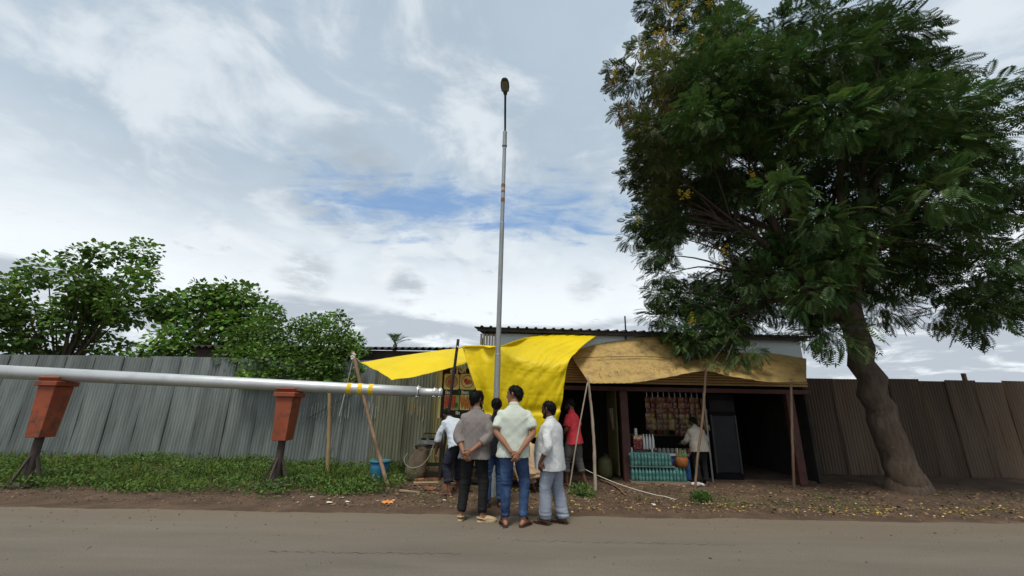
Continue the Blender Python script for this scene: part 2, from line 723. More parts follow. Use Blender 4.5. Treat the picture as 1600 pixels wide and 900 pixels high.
def weeds(n, xr, yr, maskfn, hmax, size, seed):
    g = np.random.default_rng(seed)
    x = g.uniform(*xr, n)
    y = g.uniform(*yr, n)
    keep = g.random(n) < maskfn(x, y)
    x, y = x[keep], y[keep]
    k = len(x)
    hh = hmax * (0.25 + 0.75 * np.clip(0.5 + 1.1 * fbm(np.stack([x * 1.6, y * 1.6, 0 * x], 1)), 0, 1))
    z = gz(x, y) + g.random(k) ** 1.3 * hh
    az = g.uniform(0, 2 * np.pi, k)
    el = g.uniform(-0.2, 1.0, k)
    d = np.stack([np.cos(az) * np.cos(el), np.sin(az) * np.cos(el), np.sin(el)], 1)
    s = size * g.uniform(0.5, 1.3, k)
    R = frames(d, g.uniform(-0.6, 0.6, k)) * s[:, None, None]
    R[:, :, 0] *= g.uniform(0.3, 0.8, k)[:, None]
    tn = g.uniform(0.55, 1.25, (k, 1)) * np.array([[1, 1, 1]]) * np.stack([g.uniform(0.8, 1.5, k), np.ones(k), g.uniform(0.6, 1.2, k)], 1)
    return scatter(leaf_v, leaf_f, np.stack([x, y, z], 1), R, tn)


def mask_left(x, y):
    front = np.clip((y - 7.12 - 0.35 * fbm(np.stack([x * 1.5, y * 1.5, 0 * x], 1)) - 0.10 * (x + 4.5).clip(0, 9)) / 0.5, 0, 1)
    right = np.clip((-1.75 - x + 0.5 * fbm(np.stack([x * 2, y * 2, 0 * x + 4], 1))) / 0.9, 0, 1)
    patchy = np.clip(0.75 + 1.3 * fbm(np.stack([x * 1.1, y * 1.1, 0 * x + 9], 1)), 0.12, 1)
    tub = 1 - np.exp(-((x + 2.58) / 0.30) ** 2 - ((y - 8.50) / 0.26) ** 2)
    return front * right * patchy * tub


Vs, Fs, Ts = weeds(150000, (-16, -1.4), (6.9, 10.7), mask_left, 0.24, 0.055, 3)
me = np_mesh('weeds', Vs, Fs, M_weed, Ts)
tag(link('grass', me, None, (0, 0, 0)), 'low green weeds and grass covering the verge before the tin fence', 'grass', kind='stuff')


gb = np.random.default_rng(17)
kb_ = 16000
xb_, yb_ = gb.uniform(-16, -1.6, kb_), gb.uniform(7.0, 10.7, kb_)
kp = gb.random(kb_) < mask_left(xb_, yb_) * np.clip(0.3 + 2.2 * fbm(np.stack([xb_ * .8, yb_ * .8, 0 * xb_ + 31], 1)), 0, 1)
xb_, yb_ = xb_[kp], yb_[kp]
kb_ = len(xb_)
az = gb.uniform(0, 6.28, kb_)
db_ = np.stack([np.cos(az) * .45, np.sin(az) * .45, np.ones(kb_)], 1)
Rb_ = frames(db_, gb.uniform(0, 3, kb_)) * gb.uniform(0.10, 0.34, kb_)[:, None, None]
Rb_[:, :, 0] *= 0.05
Vs, Fs, Ts = scatter(leaf_v, leaf_f, np.stack([xb_, yb_, gz(xb_, yb_)], 1), Rb_, gb.uniform(0.7, 1.5, (kb_, 1)) * np.stack([gb.uniform(.9, 2.2, kb_), np.ones(kb_), gb.uniform(.6, 1.1, kb_)], 1))
tag(link('grass_blades', np_mesh('blades', Vs, Fs, M_weed, Ts), None, (0, 0, 0)), 'taller thin grass blades standing among the weeds before the fence', 'grass', kind='stuff')


def mask_right(x, y):
    return 0.5 * np.clip(fbm(np.stack([x * 1.4, y * 2.5, 0 * x + 2], 1)) * 3 - 0.35, 0, 1) + 0.10 * np.clip(fbm(np.stack([x * 6, y * 6, 0 * x + 7], 1)) * 4 - 0.6, 0, 1)


Vs, Fs, Ts = weeds(26000, (-1.8, 14), (6.9, 8.6), mask_right, 0.05, 0.034, 5)
me = np_mesh('sprouts', Vs, Fs, M_weed, Ts)
tag(link('grass_sprouts', me, None, (0, 0, 0)), 'thin green sprouts scattered over the brown verge on the right', 'grass', kind='stuff')

# dry leaves, chips and fallen yellow petals
M_petal = mat('fallen petal', (0.46, 0.33, 0.07), 0.8, var=0.3, scale=9, tint=True)
M_dry = mat('dry leaf', (0.20, 0.125, 0.065), 0.9, var=0.4, scale=9, tint=True)


def litter(n, xr, yr, size, seed, dens=None):
    g = np.random.default_rng(seed)
    x, y = g.uniform(*xr, n), g.uniform(*yr, n)
    if dens is not None:
        k = g.random(n) < dens(x, y)
        x, y = x[k], y[k]
    k = len(x)
    az = g.uniform(0, 2 * np.pi, k)
    d = np.stack([np.cos(az), np.sin(az), g.uniform(-.15, .35, k)], 1)
    R = frames(d, g.uniform(-0.5, 0.5, k)) * (size * g.uniform(0.4, 1.5, k))[:, None, None]
    z = np.maximum(gz(x, y), 0.0) + 0.008
    return scatter(leaf_v, leaf_f, np.stack([x, y, z], 1), R, g.uniform(0.45, 1.35, (k, 1)) * np.ones((1, 3)))


def dens_petal(x, y):
    return np.exp(-((y - 7.1) / 0.30) ** 2) * np.clip((x + 0.1) / 1.0, 0, 1) * np.clip(0.5 + 1.5 * fbm(np.stack([x * 2, y * 3, 0 * x], 1)), 0.08, 1)


Vs, Fs, Ts = litter(5200, (-0.5, 12), (6.4, 8.2), 0.030, 21, dens_petal)
tag(link('fallen_petals', np_mesh('petals', Vs, Fs, M_petal, Ts), None, (0, 0, 0)),
    'fallen yellow petals strewn along the road edge under the big tree', 'petals', kind='stuff')
Vs, Fs, Ts = litter(9000, (-3.0, 12), (6.7, 9.1), 0.045, 22, lambda x, y: 0.22 + 0.5 * np.clip(fbm(np.stack([x * 2, y * 2, 0 * x], 1)) * 2, 0, 1))
tag(link('dry_leaves', np_mesh('dry', Vs, Fs, M_dry, Ts), None, (0, 0, 0)),
    'dry brown leaves and chips lying on the bare verge', 'leaves', kind='stuff')

# grit and small clods
bm_ = bmesh.new()
bmesh.ops.create_icosphere(bm_, subdivisions=1, radius=0.5)
for v in bm_.verts:
    v.co *= random.uniform(0.75, 1.15)
ico_v = [tuple(v.co) for v in bm_.verts]
ico_f = [tuple(v.index for v in f.verts) for f in bm_.faces]
bm_.free()
M_clod = mat('clod', (0.13, 0.09, 0.062), 0.95, var=0.4, scale=9, tint=True)
g = np.random.default_rng(31)
k = 5200
cx, cy = g.uniform(-12, 12, k), 6.45 + g.gamma(2.0, 0.55, k)
az = g.uniform(0, 6.28, k)
R = frames(np.stack([np.cos(az), np.sin(az), 0 * az], 1)) * (0.016 * g.gamma(2, 0.5, k) + 0.006)[:, None, None]
Vs, Fs, Ts = scatter(ico_v, ico_f, np.stack([cx, cy, gz(cx, cy) + 0.003], 1), R, g.uniform(0.5, 1.6, (k, 1)) * np.ones((1, 3)))
tag(link('grit', np_mesh('grit', Vs, Fs, M_clod, Ts), None, (0, 0, 0)), 'small clods and grit along the muddy road edge', 'grit', kind='stuff')

# pebbles and crumbs on the asphalt
g = np.random.default_rng(33)
k = 600
cx, cy = g.uniform(-9, 9, k), 6.45 - g.gamma(1.3, 0.75, k)
az = g.uniform(0, 6.28, k)
R = frames(np.stack([np.cos(az), np.sin(az), 0 * az], 1)) * (0.008 * g.gamma(2, 0.5, k) + 0.004)[:, None, None]
Vs, Fs, Ts = scatter(ico_v, ico_f, np.stack([cx, cy, np.full(k, 0.003)], 1), R, g.uniform(0.4, 2.0, (k, 1)) * np.ones((1, 3)))
tag(link('road_pebbles', np_mesh('pebbles', Vs, Fs, M_clod, Ts), None, (0, 0, 0)), 'small pebbles and crumbs of earth lying on the asphalt', 'pebbles', kind='stuff')

# ================================================================== corrugated tin fence
M_tin = mat('weathered tin', (0.215, 0.240, 0.230), 0.55, metal=0.35, var=0.30, scale=1.1, col2=(0.145, 0.160, 0.150), mix2=(0.45, 0.7),
            scale2=2.0, stretch=(3.0, 3.0, 0.35), bump=0.15, bscale=25, spec=0.4, objrand=0.12)
M_tin2 = mat('weathered tin tarp glow', (0.225, 0.210, 0.095), 0.6, metal=0.3, var=0.30, scale=1.1, col2=(0.13, 0.115, 0.055), mix2=(0.5, 0.75),
             scale2=2.2, stretch=(3.0, 3.0, 0.35), bump=0.15, bscale=25, spec=0.4, objrand=0.12)  # yellow light from the tarpaulin is put into this tin's colour
M_tinm = mat('weathered tin half tarp glow', (0.190, 0.200, 0.140), 0.58, metal=0.3, var=0.30, scale=1.1, col2=(0.12, 0.12, 0.08), mix2=(0.45, 0.7),
             scale2=2.0, stretch=(3.0, 3.0, 0.35), bump=0.15, bscale=25, spec=0.4, objrand=0.12)  # in-between sheet: a weaker share of the tarpaulin's yellow light in the colour
FY = 10.8


def corr_sheet(w, h, pitch, amp, seg=6, lean=0.0):
    n = int(round(w / pitch)) * seg
    b = MB()
    vs, fs = [], []
    for j, zf in enumerate((0, 0.33, 0.67, 1)):
        for i in range(n + 1):
            x = w * i / n - w / 2
            dent = 0.010 * math.sin(5 * x + 9 * zf)
            vs.append((x, -amp * math.cos(2 * math.pi * i / seg) + dent, h * zf))
    for j in range(3):
        for i in range(n):
            a = j * (n + 1) + i
            fs.append((a, a + 1, a + n + 2, a + n + 1))
    b.add(vs, fs)
    me = bpy.data.meshes.new('panel')
    me.from_pydata(vs, [], fs)
    me.polygons.foreach_set('use_smooth', [True] * len(fs))
    return me


def tin_fence(name, label, x0, x1, Y, h, mt):
    root = thing(name, label, 'fence', ((x0 + x1) / 2, Y, 0))
    w = 0.80
    mes = []
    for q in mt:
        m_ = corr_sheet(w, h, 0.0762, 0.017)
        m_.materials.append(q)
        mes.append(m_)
    x = x0 + w / 2
    i = 0
    while x < x1:
        o = link('panel', mes[0 if (x < -3.6 or len(mes) == 1) else (1 if x < -2.3 else 2)], root, (x, Y + (0.006 if i % 2 else -0.006), -0.06 + random.uniform(-0.03, 0.03)))  # sheets nearer the tarpaulin take the colours tinted with its yellow light
        o.rotation_euler = (random.uniform(-0.006, 0.006), random.uniform(-0.008, 0.008), 0)
        x += w - 0.05
        i += 1
    for zz_ in (0.5, 1.5, 2.3):
        b = MB()
        b.box(((x0 + x1) / 2, Y + 0.06, zz_), (x1 - x0, 0.05, 0.05))
        b.build('rail', mat('fence rail', (0.12, 0.085, 0.055), 0.9), root)
    x = x0 + 0.4
    while x < x1:
        b = MB()
        b.box((x, Y + 0.12, 1.25), (0.07, 0.07, 2.6))
        b.build('post', mat('fence rail', (0.12, 0.085, 0.055), 0.9), root)
        x += 2.4
    return root


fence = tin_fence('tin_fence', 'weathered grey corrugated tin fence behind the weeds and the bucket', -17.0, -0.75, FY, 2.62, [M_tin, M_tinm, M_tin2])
# torn poster remains stuck on the crests
M_scrap = mat('poster scrap', (0.46, 0.44, 0.38), 0.9, var=0.3, scale=20)
M_scrapy = mat('poster scrap ochre', (0.42, 0.30, 0.13), 0.9, var=0.3, scale=20)
for (px, py, hpx, n_) in [(488, 645, 22, 2), (497, 640, 26, 3), (507, 642, 20, 3), (524, 640, 24, 3), (535, 640, 26, 3), (541, 645, 20, 2), (570, 640, 26, 2),
                          (577, 645, 26, 3), (592, 642, 14, 1), (640, 628, 30, 2), (648, 640, 20, 2), (657, 640, 28, 1), (662, 648, 26, 1), (470, 650, 20, 2)]:
    for q in range(n_):
        c = at(px + 5.3 * q, py + random.uniform(-4, 4), FY)
        ci = round((c.x + 17.0) / 0.0762) * 0.0762 - 17.0
        hh = hpx / 54 * random.uniform(0.5, 1.1)
        w_ = random.uniform(0.010, 0.022)
        b = MB()
        poly = []
        zs = np.linspace(-hh / 2, hh / 2, 6)
        for z_ in zs:
            poly.append((c.x - w_ / 2 * random.uniform(0.3, 1), FY - 0.042, c.z + z_))
        for z_ in zs[::-1]:
            poly.append((c.x + w_ / 2 * random.uniform(0.3, 1), FY - 0.042, c.z + z_))
        b.prism(poly, (0, 0, 0), (0, 0.008, 0))
        b.build('poster_scrap', M_scrapy if px > 630 else M_scrap, fence)

# ------------------------------------------------------------------ low shed behind the fence (dark corrugated roof)
M_dark_roof = mat('dark roof sheet', (0.045, 0.042, 0.040), 0.85, var=0.4, scale=3)
M_mud = mat('dark mud wall', (0.06, 0.045, 0.035), 0.95)
shed = thing('low_shed', 'low shed with a dark corrugated roof behind the tin fence', 'shed', (-4.5, 12.4, 0))
b = MB()
nx_ = 110


def roofpt(u, v):
    x = -9.0 + 8.3 * u
    return Vector((x, 11.35 + 3.4 * v, 2.93 + 0.03 * u * 3 + 0.42 * v + 0.032 * math.cos(2 * math.pi * x / 0.19)))


b.grid(roofpt, 8 * 44 + 1, 4)
b.build('roof', M_dark_roof, shed, smooth=True, solid=0.012)
b = MB()
b.box((-4.85, 11.6, 1.47), (8.2, 0.12, 2.94))
b.box((-4.85, 14.5, 1.5), (8.0, 0.12, 3.0))
b.box((-8.8, 13.15, 1.4), (0.12, 2.6, 2.8))
b.box((-0.9, 13.15, 1.4), (0.12, 2.6, 2.8))
b.build('wall', M_mud, shed)

# ================================================================== shop shed on the right
SY = 9.3
SX0, SX1 = -0.72, 6.7
shop = thing('roadside_shop', 'tin roadside shop with a pale wall and dark ribbed roof behind the tarpaulins', 'shop', (3.0, SY, 0))
M_pale = mat('pale galvanised sheet', (0.46, 0.53, 0.54), 0.45, metal=0.2, var=0.08, scale=1.0, stretch=(1, 1, 0.4))
M_beige = mat('beige ribbed sheet', (0.42, 0.40, 0.33), 0.6, var=0.15, scale=2, stretch=(4, 4, 0.5), col2=(0.25, 0.19, 0.13), mix2=(0.6, 0.8))
M_ribtan = mat('tan ribbed shutter', (0.44, 0.30, 0.135), 0.6, var=0.15, scale=3, col2=(0.24, 0.16, 0.08), mix2=(0.55, 0.8))
M_maroon = mat('maroon paint', (0.075, 0.030, 0.024), 0.6, var=0.3, scale=6, col2=(0.08, 0.04, 0.03))
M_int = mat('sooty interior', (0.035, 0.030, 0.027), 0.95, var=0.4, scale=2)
ROOFZ = 3.20
# roof of box-rib sheets
b = MB()
prof = []
x = SX0 - 0.12
while x < SX1 + 0.15:
    prof += [(x, 0), (x + 0.135, 0), (x + 0.155, 0.032), (x + 0.185, 0.032)]
    x += 0.205
n = len(prof)
vs, fs = [], []
for (yy, dz) in ((9.05, 0.0), (13.2, 0.50)):
    vs += [(px_, yy, ROOFZ - 0.012 * (px_ - SX0) + dz + pz) for px_, pz in prof]
fs = [(i, i + 1, n + i + 1, n + i) for i in range(n - 1)]
b.add(vs, fs)
b.build('roof', M_dark_roof, shop, solid=0.02)
b = MB()
b.box(((SX0 + SX1) / 2, 9.14, ROOFZ - 0.085), (SX1 - SX0 + 0.1, 0.06, 0.07), Matrix.Rotation(0.012, 3, 'Y'))
b.build('eave_beam', M_dark_roof, shop)
# front wall above the opening: beige ribbed piece, pale sheets, horizontally ribbed shutter boxes below
xb = at(776, 530, SY).x
n = 6
for i in range(n):
    w = (xb - SX0) / n
    b = MB()
    b.box((SX0 + w * (i + 0.5), SY, 2.55), (w - 0.012, 0.03, 1.08), bev=0.006)
    b.build('wall_rib', M_beige, shop)
x = xb
while x < SX1 - 0.1:
    w = min(1.22, SX1 - x)
    b = MB()
    b.box((x + w / 2, SY, 2.84), (w - 0.006, 0.03, 0.52))
    b.build('wall_sheet', M_pale, shop)
    x += w
xs_ = at(800, 580, SY).x
k = 0
z = 2.565
while z > 1.99:
    b = MB()
    b.box(((xs_ + SX1) / 2, SY - 0.005, z), (SX1 - xs_, 0.045, 0.050), bev=0.016)
    b.build('shutter_slat', M_ribtan, shop)
    z -= 0.058
b = MB()
b.box(((xs_ + SX1) / 2, SY, 1.905), (SX1 - xs_, 0.10, 0.10), bev=0.008)
b.build('lintel', M_maroon, shop)
# interior
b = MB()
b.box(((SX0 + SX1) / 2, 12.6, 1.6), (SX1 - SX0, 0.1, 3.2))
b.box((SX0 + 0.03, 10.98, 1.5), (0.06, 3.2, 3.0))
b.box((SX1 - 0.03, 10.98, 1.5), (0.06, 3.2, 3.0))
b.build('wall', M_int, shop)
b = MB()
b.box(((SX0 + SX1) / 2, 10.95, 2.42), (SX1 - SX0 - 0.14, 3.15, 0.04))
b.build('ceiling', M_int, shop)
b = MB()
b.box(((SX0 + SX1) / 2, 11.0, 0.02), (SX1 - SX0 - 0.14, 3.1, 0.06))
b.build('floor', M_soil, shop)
# posts of the bays
for px in (978, 1245):
    p = at(px, 700, SY - 0.02)
    b = MB()
    b.box((p.x, SY - 0.02, 0.93), (0.17, 0.13, 1.86), bev=0.01)
    b.build('post', M_maroon, shop)
for px in (1108,):
    p = at(px, 700, SY)
    b = MB()
    b.box((p.x, SY, 0.93), (0.035, 0.035, 1.86))
    b.build('post', mat('dull steel', (0.20, 0.19, 0.18), 0.5, metal=0.6), shop)
# partition of green-grey boards beside the shop bay
xp = at(969, 700, SY).x
M_green = mat('olive board', (0.135, 0.125, 0.045), 0.8, var=0.3, scale=4, stretch=(4, 4, 0.5))
for i in range(9):
    b = MB()
    b.box((xp - 0.03, SY + 0.08 + 0.10 * i, 0.98), (0.02, 0.094, 1.76), bev=0.003)
    b.build('partition_board', M_green, shop)

# rod standing on the roof
p = at(978, 525, 9.25)
b = MB()
b.tube([(p.x, 9.25, 3.02), (p.x + 0.004, 9.25, at(979, 494, 9.25).z)], 0.018, 8)
tag(b.build('roof_rod', mat('black rod', (0.03, 0.03, 0.03), 0.6)), 'thin black rod sticking up above the shop roof', 'rod')

# ================================================================== tarpaulins
M_yel = mat('yellow tarpaulin', (0.84, 0.645, 0.006), 0.5, var=0.08, scale=1.5, col2=(0.66, 0.48, 0.02), mix2=(0.60, 0.85), scale2=2.4, trans=0.26, spec=0.3, bump=0.10, bscale=5)
M_tan = mat('dusty tan tarpaulin', (0.52, 0.355, 0.120), 0.75, var=0.14, scale=2.0, col2=(0.26, 0.160, 0.075), mix2=(0.47, 0.70), scale2=5.5,
            trans=0.12, bump=0.5, bscale=22, fine=0.5, stretch=(1.0, 1.0, 1.6))


def tarp(name, rows, nu, nv, wr, m, parent, seed=0):
    rows = [[at(*p) for p in r] for r in rows]
    pts = np.array([[tuple(patch(rows, i / (nu - 1), j / (nv - 1))) for i in range(nu)] for j in range(nv)])
    du = np.gradient(pts, axis=1)
    dv = np.gradient(pts, axis=0)
    nrm = np.cross(du, dv)
    nrm /= np.linalg.norm(nrm, axis=2, keepdims=True) + 1e-9
    U, V = np.meshgrid(np.linspace(0, 1, nu), np.linspace(0, 1, nv))
    pts = pts + nrm * wr(U, V, pts)[..., None]
    b = MB()
    b.v = [Vector(p) for p in pts.reshape(-1, 3)]
    b.f = [(j * nu + i, j * nu + i + 1, (j + 1) * nu + i + 1, (j + 1) * nu + i) for j in range(nv - 1) for i in range(nu - 1)]
    return b.build(name, m, parent, smooth=True, solid=0.004)


def f2(U, V, a, b_, seed):
    return fbm(np.stack([(U * a).ravel(), (V * b_).ravel(), np.full(U.size, seed)], 1), 4).reshape(U.shape)


def ridge(x):
    return 1 - np.abs(x) * 2.2


yt = thing('yellow_tarpaulin', 'bright yellow tarpaulin hung over the food stall and thrown over the shop roof', 'tarpaulin', (0.0, 8.2, 0))
tarp('awning', [[(563, 566, 9.4), (640, 553, 9.35), (718, 544, 9.2), (750, 543, 9.0)],
                [(585, 577, 8.8), (650, 566, 8.75), (718, 556, 8.7), (752, 552, 8.8)],
                [(612, 592, 8.15), (655, 587, 8.2), (713, 571.5, 8.33), (752, 561, 8.55)]], 90, 40,
     lambda U, V, P: 0.030 * f2(U, V, 3, 5, 1) + 0.012 * ridge(f2(U, V, 6, 10, 2)) + 0.012 * np.sin(U * 24 + V * 3) * (V > 0.6) * (V - 0.6), M_yel, yt)
def sheet_wr(U, V, P):
    # V < 0.5 lies over the roof, V > 0.5 hangs before the stall
    hang = np.clip((V - 0.45) / 0.15, 0, 1)
    c = np.clip((V - 0.5) * 2, 0, 1)
    fold = 0.045 * np.sin(U * 24 + 3 * c + 2.5 * f2(U, V, 2, 2, 5)) * np.exp(-U * 3.0) * hang
    sweep = 0.055 * ridge(f2(U + c * 0.30, c * 0.7 - U * 0.2, 3.6, 1.6, 3)) * hang
    crease = 0.010 * ridge(f2(U + c * 0.5, c - U * 0.6, 7, 3, 8)) + 0.003 * ridge(f2(U - c * .4, c + U * .5, 17, 8, 9))
    hem_ = 0.035 * np.exp(-((c - 0.80 + 0.12 * U) / 0.05) ** 2) * np.clip(U * 2 - .5, 0, 1) - 0.03 * (c > 0.84 - 0.12 * U)
    pull = 0.012 * np.sin((U + c * 0.25) * 80) * np.clip(U - 0.86, 0, 1) * 5 * hang
    grid_ = sum(0.004 * np.exp(-((U - q) / 0.006) ** 2) for q in (.30, .52, .74, .93)) + sum(0.004 * np.exp(-((V - q) / 0.005) ** 2) for q in (.42, .62, .77, .9))
    roof = (1 - hang) * (0.035 * ridge(f2(U + V * 0.6, V, 9, 1.8, 21)) + 0.012 * ridge(f2(U + V * .7, V, 24, 3, 12))) * np.clip((U - 0.40) * 6, 0, 1)
    return fold + sweep + crease + hem_ + pull + roof + grid_


tarp('sheet', [[(722, 541, 8.31), (750, 540.6, 8.23), (777, 541, 8.13), (845, 518, 9.9), (872, 516, 9.9), (905, 516, 9.9), (942, 518, 9.9)],
               [(722, 541.4, 8.31), (750, 541, 8.23), (777, 541.6, 8.12), (838, 523, 9.14), (862, 521, 9.12), (893, 521, 9.10), (931, 523, 9.08)],
               [(722, 542, 8.30), (750, 541.5, 8.22), (777, 542.5, 8.12), (806, 537, 8.6), (834, 538, 8.55), (866, 541, 8.5), (904, 545, 8.5)],
               [(723, 544, 8.30), (751, 543, 8.22), (777, 545, 8.10), (802, 553, 8.02), (838, 561, 7.96), (862, 563, 7.95), (890, 562, 7.97)],
               [(733, 580, 8.15), (757, 583, 8.08), (781, 585, 8.02), (806, 588, 7.95), (832, 591, 7.9), (858, 593, 7.9), (883, 594, 7.95)],
               [(747, 622, 8.10), (768, 625, 8.05), (788, 628, 8.0), (810, 632, 7.95), (832, 635, 7.92), (856, 636, 7.93), (878, 634, 7.97)],
               [(765, 672, 8.10), (782, 676, 8.08), (798, 679, 8.05), (815, 682, 8.0), (832, 684, 8.0), (850, 684, 8.02), (868, 682, 8.05)]], 150, 150, sheet_wr, M_yel, yt)

tt = thing('tan_tarpaulin', 'dusty faded tan tarpaulin stretched on sticks as an awning before the shop', 'tarpaulin', (3.2, 8.8, 0))
tarp('sheet', [[(892, 551, 9.24), (930, 538, 9.22), (980, 530, 9.2), (1030, 524, 9.2), (1075, 541, 9.2), (1138, 551, 9.2), (1200, 552, 9.2), (1260, 560, 9.2)],
               [(896, 562, 8.95), (930, 561, 8.9), (980, 559.5, 8.85), (1030, 559, 8.85), (1075, 562, 8.85), (1138, 570, 8.85), (1200, 572, 8.85), (1260, 578, 8.85)],
               [(921, 599, 8.40), (955, 599, 8.4), (990, 598, 8.4), (1040, 590, 8.42), (1101, 579, 8.5), (1138, 587, 8.4), (1200, 596, 8.4), (1260, 596, 8.4)]],
     150, 60, lambda U, V, P: 0.016 * f2(U, V, 9, 5, 31) + 0.008 * ridge(f2(U, V, 30, 10, 32)) + 0.005 * np.sin(U * 160 + V * 9) * np.clip(V - 0.75, 0, 1) * 3
     - 0.014 * np.exp(-((V - 0.5) / 0.012) ** 2), M_tan, tt)
# leaves and petals that fell on the awning
aw = [[at(*p) for p in r_] for r_ in ([(900, 551, 9.2), (960, 534, 9.2), (1030, 526, 9.18), (1075, 543, 9.18), (1138, 552, 9.18)],
                                      [(905, 562, 8.9), (960, 560, 8.85), (1030, 559, 8.82), (1075, 562, 8.82), (1138, 570, 8.82)],
                                      [(930, 597, 8.42), (965, 597, 8.42), (1040, 589, 8.44), (1098, 579, 8.5), (1138, 586, 8.42)])]
gl = np.random.default_rng(61)
lo_l = []
for _ in range(420):
    u_ = gl.beta(2.0, 1.6)
    v_ = min(0.97, abs(gl.normal(0.80, 0.07))) if gl.random() < 0.45 else gl.uniform(0.1, 0.9)
    lo_l.append(tuple(patch(aw, u_, v_) + Vector((0, -0.012, 0.016))))
kk = len(lo_l)
az_ = gl.uniform(0, 6.28, kk)
Rl_ = frames(np.stack([np.cos(az_), 0.6 * np.sin(az_), 0.5 * np.sin(az_)], 1), gl.uniform(-.5, .5, kk)) * gl.uniform(0.010, 0.032, kk)[:, None, None]
Vs, Fs, Ts = scatter(leaf_v, leaf_f, np.array(lo_l), Rl_, gl.uniform(0.5, 1.7, (kk, 1)) * np.stack([np.ones(kk), gl.uniform(.7, 1.1, kk), gl.uniform(.4, 1, kk)], 1))
tag(link('awning_litter', np_mesh('awning litter', Vs, Fs, M_dry, Ts), None, (0, 0, 0)), 'dry leaves and petals caught on the tan awning', 'leaves', kind='stuff')
# cord pressed along the middle of the awning
rows = [at(893, 560, 8.86), at(950, 557.5, 8.82), at(1010, 557, 8.80), at(1050, 560, 8.80)]
b = MB()
b.tube([crspline(rows, i / 20) for i in range(21)], 0.006, 6)
b.build('seam_cord', mat('dark cord', (0.07, 0.05, 0.03), 0.9), tt)

# ================================================================== trees
M_bark = mat('bark', (0.085, 0.062, 0.045), 0.95, var=0.4, scale=5, stretch=(3, 3, 0.6), bump=1.0, bscale=14)


def limb(b, pts, r0, r1, seg=8, n=10):
    pts = [Vector(p) for p in pts]
    P = [crspline(pts, i / n) for i in range(n + 1)]
    for i in range(1, n):
        P[i] += Vector((random.uniform(-1, 1), random.uniform(-1, 1), random.uniform(-.5, .5))) * r0 * 0.35
    b.tube(P, [r0 + (r1 - r0) * i / n for i in range(n + 1)], seg)
    return P


# ---- feathery flame-of-the-forest style tree at the right: fronds of small leaflets
fv, ff = [], []


def leaflet(base, tip, w, lift=0.0):
    base, tip = Vector(base), Vector(tip)
    d = tip - base
    s = d.cross(Vector((0, 0, 1))).normalized() * w
    o = len(fv)
    mid = base + d * 0.5 + Vector((0, 0, lift))
    fv.extend([tuple(base), tuple(mid + s), tuple(tip), tuple(mid - s)])
    ff.append((o, o + 1, o + 2, o + 3))


for i in range(8):
    t = 0.12 + 0.84 * i / 7
    ln = 0.42 * math.sin(math.pi * (0.26 + 0.58 * i / 7)) + 0.05
    zc_ = -0.34 * t * t
    for s in (-1, 1):
        leaflet((0, t, zc_), (s * ln * 0.85, t + ln * 0.40, zc_ - 0.22 * ln), 0.052)
leaflet((0, 0.9, -0.27), (0, 1.22, -0.46), 0.05)
leaflet((0, 0, 0), (0, 0.95, -0.30), 0.016)

M_frond = mat('feathery leaf', (0.052, 0.104, 0.026), 0.6, var=0.35, scale=1.2, tint=True, trans=0.22, spec=0.35)
OUT = [(-60, 1010), (0, 1008), (40, 1030), (75, 985), (100, 945), (135, 940), (160, 1010), (178, 955), (200, 985), (240, 985), (285, 968), (305, 1000),
       (340, 978), (370, 968), (400, 1005), (430, 1008), (465, 1018), (490, 1002), (510, 1035), (540, 1050), (575, 1062), (592, 1100)]


def outline(y):
    if y < OUT[0][0]:
        return OUT[0][1]
    for (a, xa), (c, xc) in zip(OUT, OUT[1:]):
        if a <= y <= c:
            return xa + (xc - xa) * (y - a) / (c - a)
    return 4000


clumps = []
# sprays on the outline
for (px, py, Y, r_) in [(1020, 8, 9.6, .45), (1000, 75, 9.4, .30), (962, 112, 9.2, .28), (985, 125, 9.4, .38), (962, 133, 9.0, .22), (1030, 60, 9.8, .5), (970, 176, 9.2, .24),
                        (995, 172, 9.4, .30), (1005, 215, 9.5, .38), (1000, 250, 9.3, .34), (985, 278, 9.1, .26), (1015, 290, 9.3, .38), (995, 345, 9.0, .26),
                        (985, 372, 8.9, .22), (1010, 360, 9.2, .36), (1020, 400, 9.0, .34), (1035, 430, 9.1, .40), (1028, 458, 8.9, .30), (1050, 470, 9.0, .42),
                        (1022, 493, 8.8, .26), (1050, 505, 8.9, .40), (1075, 520, 8.8, .42), (1080, 540, 8.6, .26), (1060, 540, 8.6, .18), (1100, 530, 8.7, .32),
                        (1130, 520, 8.8, .42), (1120, 500, 9, .5), (1095, 480, 9.0, .45), (1112, 568, 8.30, .13), (1130, 573, 8.3, .15), (1165, 550, 8.6, .3),
                        (1085, 8, 9.4, .5), (1118, 2, 9.3, .5), (1132, 35, 9.3, .5), (1090, 45, 9.4, .5), (1072, -25, 9.5, .5), (1112, -30, 9.4, .55), (1125, 80, 9.3, .5), (1085, 85, 9.4, .5), (1045, 25, 9.5, .5), (1050, 110, 9.5, .5), (1045, 160, 9.5, .5), (1045, 210, 9.5, .5), (1045, 260, 9.4, .45), (1050, 310, 9.3, .45), (1050, 350, 9.2, .4)]:
    clumps.append((at(px, py, Y), r_))
g = np.random.default_rng(77)
CEN, RAD = Vector((7.7, 10.0, 7.2)), Vector((5.2, 3.6, 5.6))
tries = 0
